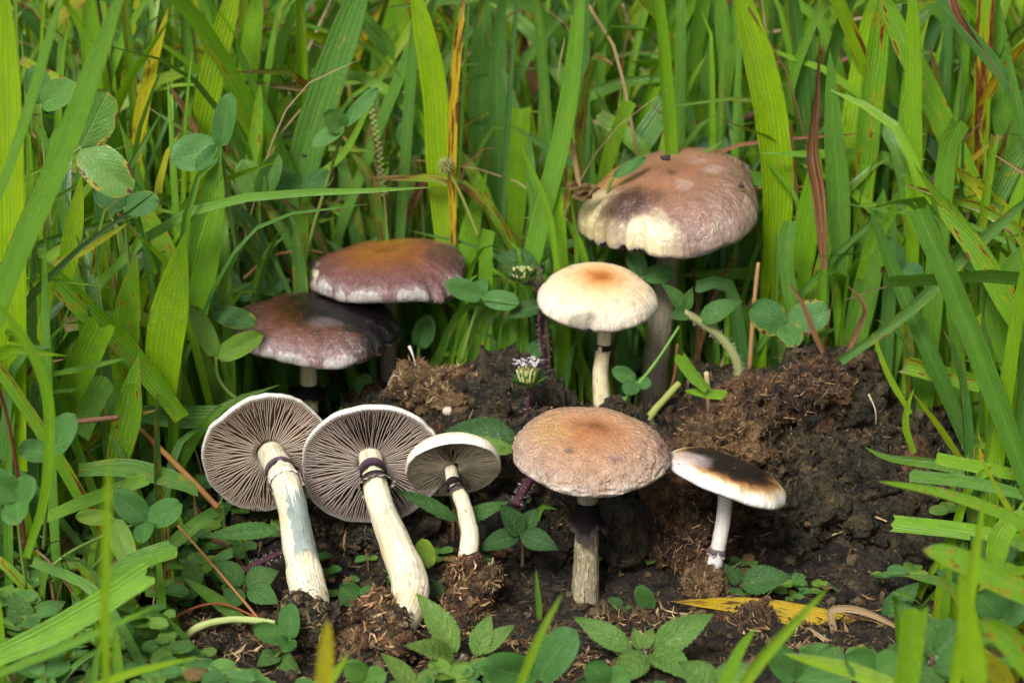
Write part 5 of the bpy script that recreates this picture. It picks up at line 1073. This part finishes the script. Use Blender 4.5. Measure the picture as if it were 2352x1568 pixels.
# snail-like seed shell, pale petal, droppings on caps
c0 = at(1031, 944, 6.1); V0, F0 = ico(3)
a_ = np.arctan2(V0[:, 0], V0[:, 2]); Vs = V0 * np.array((.24, .16, .17)) * (1 - .55 * sst(.1, 1, V0[:, 0]))[:, None] * (1 + .06 * np.sin(V0[:, 0] * 14))[:, None]
single('snail_shell', (Vs + c0, F0, None, np.array((.62, .48, .38, 1))), M_SMALL, c0, 'tiny pale pointed snail shell on the dark pat', 'shell')
b0 = at(985, 1305, 1.2)
single('fallen_petal', leaf(b0, at(968, 1236, 1.4), .75, (.95, .0, .55, .3), face=(0, -.9, .3), fold=.1, wav=.08), M_CLOVER, b0, 'pale yellow round fallen leaflet behind the bent stem', 'leaf')
def crumb(label, px, py, Y, r, col, seed):
    c = at(px, py, Y); V, F, nn = blob(c, (r, r * .7, r * .55), 3, amp=.5, freq=4, seed=seed, crumb=.02, crumbf=8)
    single('dirt_crumb', (V, F, None, np.array(col + (1,))), M_SMALL, c, label, 'crumb')
crumb('black dirt crumb on top of the largest cap', 1528, 362, 12.2, .17, (.02, .015, .012), 1)
crumb('small dirt crumb on the right of the largest cap', 1703, 428, 11.6, .11, (.04, .03, .03), 2)
crumb('brown dirt crumb on the black stained cap', 661, 741, 8.7, .17, (.05, .025, .012), 3)
crumb('dark snail dropping on the blade left of the arch', 699, 358, 13.6, .10, (.03, .025, .022), 4)
# root and fungal threads
for i, (lb, pts, wp, col) in enumerate([
  ('white branching root poking from the rusty dung', [(1560, 1132, 3.9), (1530, 1165, 3.6), (1490, 1186, 3.3)], 8, (.68, .62, .52)),
  ('second white root beside the branching one', [(1562, 1170, 3.8), (1545, 1190, 3.6), (1526, 1206, 3.4)], 7, (.66, .60, .50)),
  ('pale wavy thread above the small white cap', [(1535, 1045, 5), (1590, 1030, 5), (1620, 1012, 5.2), (1652, 1006, 5.3)], 6, (.60, .50, .36)),
  ('white looped root above the small white cap', [(1625, 1040, 5.0), (1640, 1020, 4.8), (1675, 1008, 4.8), (1690, 1022, 4.9)], 9, (.75, .68, .56)),
  ('short white root on the mound near its peak', [(1700, 955, 5.4), (1730, 938, 5.2), (1758, 942, 5.2)], 8, (.72, .64, .52)),
  ('tan root stub on the left of the mound', [(1740, 930, 5.2), (1700, 945, 5.0), (1660, 950, 4.9)], 14, (.42, .26, .14)),
  ('tan pointed root stub on the mound, upper one', [(1720, 890, 5.6), (1690, 905, 5.3), (1655, 922, 5.1)], 13, (.34, .18, .08)),
  ('thin pale thread across the mound face', [(1995, 905, 5.2), (2010, 940, 4.9), (2012, 975, 4.8)], 4, (.55, .45, .28)),
  ('curly white thread left of the fibrous clump', [(935, 880, 8), (905, 862, 7.8), (890, 885, 7.7)], 4, (.70, .64, .55)),
  ('white forked thread on the fibrous clump', [(940, 795, 8), (948, 815, 7.8), (955, 840, 7.7)], 6, (.72, .64, .50)),
  ('white fuzzy thread at the foot of the cream mushroom', [(1400, 948, 8.6), (1412, 925, 8.6), (1432, 912, 8.6)], 10, (.75, .74, .70)),
  ('brown root fringe under the bent mushroom clump', [(835, 1480, -3.6), (880, 1485, -3.8), (935, 1475, -3.8)], 11, (.40, .22, .09))]):
    stalk('root_thread', lb, pts, wp, col, 'root', rough=.45, taper=.22)

# ------------------------------------------------------------------ the grass mass behind and around (uncountable)
KEEP = [(618, 1042, 165, 165, 3), (852, 1068, 170, 165, 3), (1040, 1080, 125, 90, 3), (1356, 1030, 185, 105, 1), (1666, 1100, 150, 75, 2), (1374, 690, 140, 105, 10), (1549, 470, 222, 145, 14), (886, 622, 200, 85, 13.5), (723, 745, 195, 95, 11),
        (1880, 1060, 300, 270, 8), (1345, 1250, 60, 200, 2), (690, 1270, 90, 200, 1), (910, 1300, 90, 200, 1), (1075, 1270, 70, 160, 2), (1650, 1220, 60, 120, 2), (1386, 850, 45, 130, 10), (1510, 800, 70, 220, 13.5), (980, 850, 110, 80, 9), (1100, 900, 260, 120, 9), (1213, 860, 60, 160, 6), (1200, 625, 60, 60, 10), (895, 790, 40, 140, 13), (710, 870, 45, 80, 10), (1350, 1250, 330, 250, 2), (800, 1420, 380, 160, -1), (1500, 1420, 560, 150, 0)]
PROT = []
for lb, pts, Y0, Y1, wpx, c, kw in BLADES:
    P = crom([at(p[0], p[1], Y0 + (Y1 - Y0) * i / (len(pts) - 1)) for i, p in enumerate(pts)], 14)
    x, y = proj(P); PROT += [(a, b, wpx * .55, Q_[1]) for a, b, Q_ in zip(x, y, P)][3:]
for lb, node, lf, st, yl, sp in CLOV:
    for (tx, ty, dY, wpx, fo) in lf: PROT.append(((tx + node[0]) / 2, (ty + node[1]) / 2, wpx * .6, node[2]))
PROT = np.array(PROT)
def hidden(P, slack=.2):
    x, y = proj(P); d = P[:, 1]
    h = ((x[:, None] - PROT[None, :, 0]) ** 2 + (y[:, None] - PROT[None, :, 1]) ** 2 < PROT[None, :, 2] ** 2) & (d[:, None] < PROT[None, :, 3] + .1)
    if h.sum() > 2: return True
    for (cx, cyy, rx, ry, Y) in KEEP:
        if np.any((((x - cx) / rx) ** 2 + ((y - cyy) / ry) ** 2 < 1) & (d < Y + slack)): return True
    return False
# crumbs heaped around the feet of the standing stems
Ms = []; Mf = []
for j, (px, py, Y, rad, cnt) in enumerate([(1344, 1418, .7, .62, 150), (1636, 1312, 1.0, .4, 70), (1386, 945, 9.3, .45, 80), (716, 1440, -2.6, .9, 150), (880, 1478, -3.9, .8, 130), (1068, 1405, -.5, .7, 110)]):
    r = np.random.default_rng(200 + j); c = at(px, py, Y); a = r.uniform(0, 6.28, cnt); q = rad * (.75 + r.random(cnt) * .9)
    p = np.stack([c[0] + np.cos(a) * q, c[1] + np.sin(a) * q * .9, np.zeros(cnt)], 1); p[:, 2] = c[2] + .02 - .30 * (q - rad * .7)
    Ms.append(chunks(p, (.04, .20), np.array(FP) * .4, 210 + j)); Mf.append(slivers(p + np.array((0, 0, .08)), np.tile((0, 0, 1.), (cnt, 1)), (.12, .5), (.015, .07), np.array(FP), .6, .8, 220 + j))
tag(link('foot_crumbs', mkmesh(*joinm(Ms), smooth=False), M_CRUMB), 'loose soil crumbs heaped around the mushroom feet', 'crumbs', kind='stuff')
tag(link('foot_litter', mkmesh(*joinm(Mf)), M_FIBRE), 'plant fibres stuck around the mushroom feet', 'litter', kind='stuff')
# dew on the nearer blades
dp = []
for o in [o for o in bpy.data.objects if o.name.startswith('grass_blade') and o.parent is None]:
    v = np.array([x.co[:] for x in o.data.vertices]) / S + np.array(o.location) / S; k = RNG.integers(0, len(v) - 1, 5); f = RNG.random((5, 1)); dp.append(v[k] * f + v[k + 1] * (1 - f))
dp = np.vstack(dp) + np.array((0, -.02, .01))
tag(link('dew_drops', mkmesh(*drops(dp, np.tile(nrm((0, -.9, .4)), (len(dp), 1)), (.008, .034), 9)), M_WATER), 'tiny dew drops clinging to the grass blades', 'dew', kind='stuff')
def grass_mass(name, label, n, reg, hgt, wd, pal, seed, dens=None, lean=.45, n_seg=12):
    r = random.Random(seed); Ms = []; tries = 0
    while len(Ms) < n and tries < n * 6:
        tries += 1
        x = r.uniform(reg[0], reg[1]); y = reg[2] + (reg[3] - reg[2]) * r.random() ** (1.25)
        x *= 1 + max(y, 0) / 95.
        if dens and not dens(x, y): continue
        h = r.uniform(*hgt); a = r.uniform(0, 2 * math.pi); l = h * r.gauss(0, lean) ; l = max(-h, min(h, l)); ar = r.uniform(.0, .35)
        d = np.array((math.cos(a), math.sin(a) * .6, 0)); b = np.array((x, y, float(gz(x, y)) - .3))
        pts = [b, b + d * l * .25 + np.array((0, 0, h * .4)), b + d * l * .62 + np.array((0, 0, h * .78)), b + d * l * (1.0 + ar) + np.array((0, 0, h * (1 - ar * .6)))]
        c = r.choice(pal); t = TG[c]; tn = (min(max(t[0] + r.gauss(0, .10), 0), 1), t[1], min(max(t[2] + r.gauss(.20, .18), 0), 1), r.random())
        P = np.array(pts)
        if hidden(crom(P, 9)): continue
        f = np.array((r.gauss(0, .75), -1, .2))
        Ms.append(blade(P, r.uniform(*wd) * (.4 if c in 'rt' else 1), tn, roll=0, fold=r.uniform(.1, .5), twist=r.gauss(0, .5), n=n_seg, face=f, cut=r.random() < .07, tk=r.uniform(2.5, 6)))
    return tag(link(name, mkmesh(*joinm(Ms)), M_GRASS), label, 'grass', kind='stuff')
PALM = 'gggggGGbbbbbddddppppplkkllorrt'
grass_mass('background_grass', 'dense mass of green grass blades filling the background', 2700, (-24, 24, 15, 75), (11, 24), (.16, .74), PALM, 101)
grass_mass('meadow_grass', 'grass continuing far behind the mushrooms', 1300, (-60, 60, 70, 190), (12, 24), (.5, 1.2), PALM, 102, n_seg=8)
grass_mass('side_grass_left', 'grass thicket filling the left side', 420, (-24, -8.5, -2, 18), (6, 17), (.2, .72), 'gggGddbplk', 103, dens=lambda x, y: x < -9.5 - .12 * max(0, 8 - y))
grass_mass('side_grass_right', 'grass thicket filling the right side', 420, (11, 26, 0, 18), (6, 17), (.2, .72), 'gggGddbplk', 104, dens=lambda x, y: x > 15.0 - .35 * max(0, y - 7))
grass_mass('middle_grass', 'shaded grass blades standing between and behind the rear mushrooms', 460, (-10, 14, 11, 18), (5, 13), (.2, .6), 'ggddddbbkr', 105)
grass_mass('low_grass', 'low matted dead and green blades close to the soil', 420, (-20, 20, -3, 16), (1.2, 4), (.12, .4), 'ddgrrtpk', 106, lean=1.0)
grass_mass('dead_straw', 'thin tan dead stems tangled in the background grass', 330, (-24, 24, 13, 45), (7, 18), (.12, .36), 'trtr', 107, lean=.9)
grass_mass('right_edge_grass', 'short blunt grass leaning in over the right foot of the mound', 130, (12.5, 22, -7, 6), (2, 6.5), (.25, .6), 'gggGdplk', 108, lean=.9)
grass_mass('left_edge_grass', 'short leaning grass in the lower left', 110, (-22, -9, -9, 4), (1.5, 5), (.2, .5), 'gggGdplkt', 109, lean=.9)
# low leafy ground cover
Ms = []; r = random.Random(5)
for k in range(1700):
    x = r.uniform(-22, 22); y = r.uniform(-9, 16); inn = -7.5 < x < 12 and -4.2 < y < 12
    if inn and (r.random() < .25 or y > 3.5): continue
    if x >= 12 and -5 < y < 8 and r.random() < .7: continue
    z = float(gz(x, y)); h = r.uniform(.1, .45) if inn else r.uniform(.3, 1.8); c = np.array((x, y, z + h)); L = r.uniform(.25, .62) if inn else r.uniform(.35, .95)
    a0 = r.uniform(0, 6.28)
    if hidden(np.array([c])): continue
    for j in range(3):
        a = a0 + j * 2.1; d = np.array((math.cos(a), math.sin(a), r.uniform(-.3, .3)))
        Ms.append(leaf(c, c + d * L, L * .85, (r.uniform(.25, .8), 1 if r.random() < .04 else 0, r.uniform(0, .6), r.random()), face=(0, -.3, 1), fold=r.uniform(.1, .4), wav=.06, n=8))
tag(link('ground_cover', mkmesh(*joinm(Ms)), M_CLOVER), 'low clover leaves carpeting the soil at both sides', 'ground cover', kind='stuff')
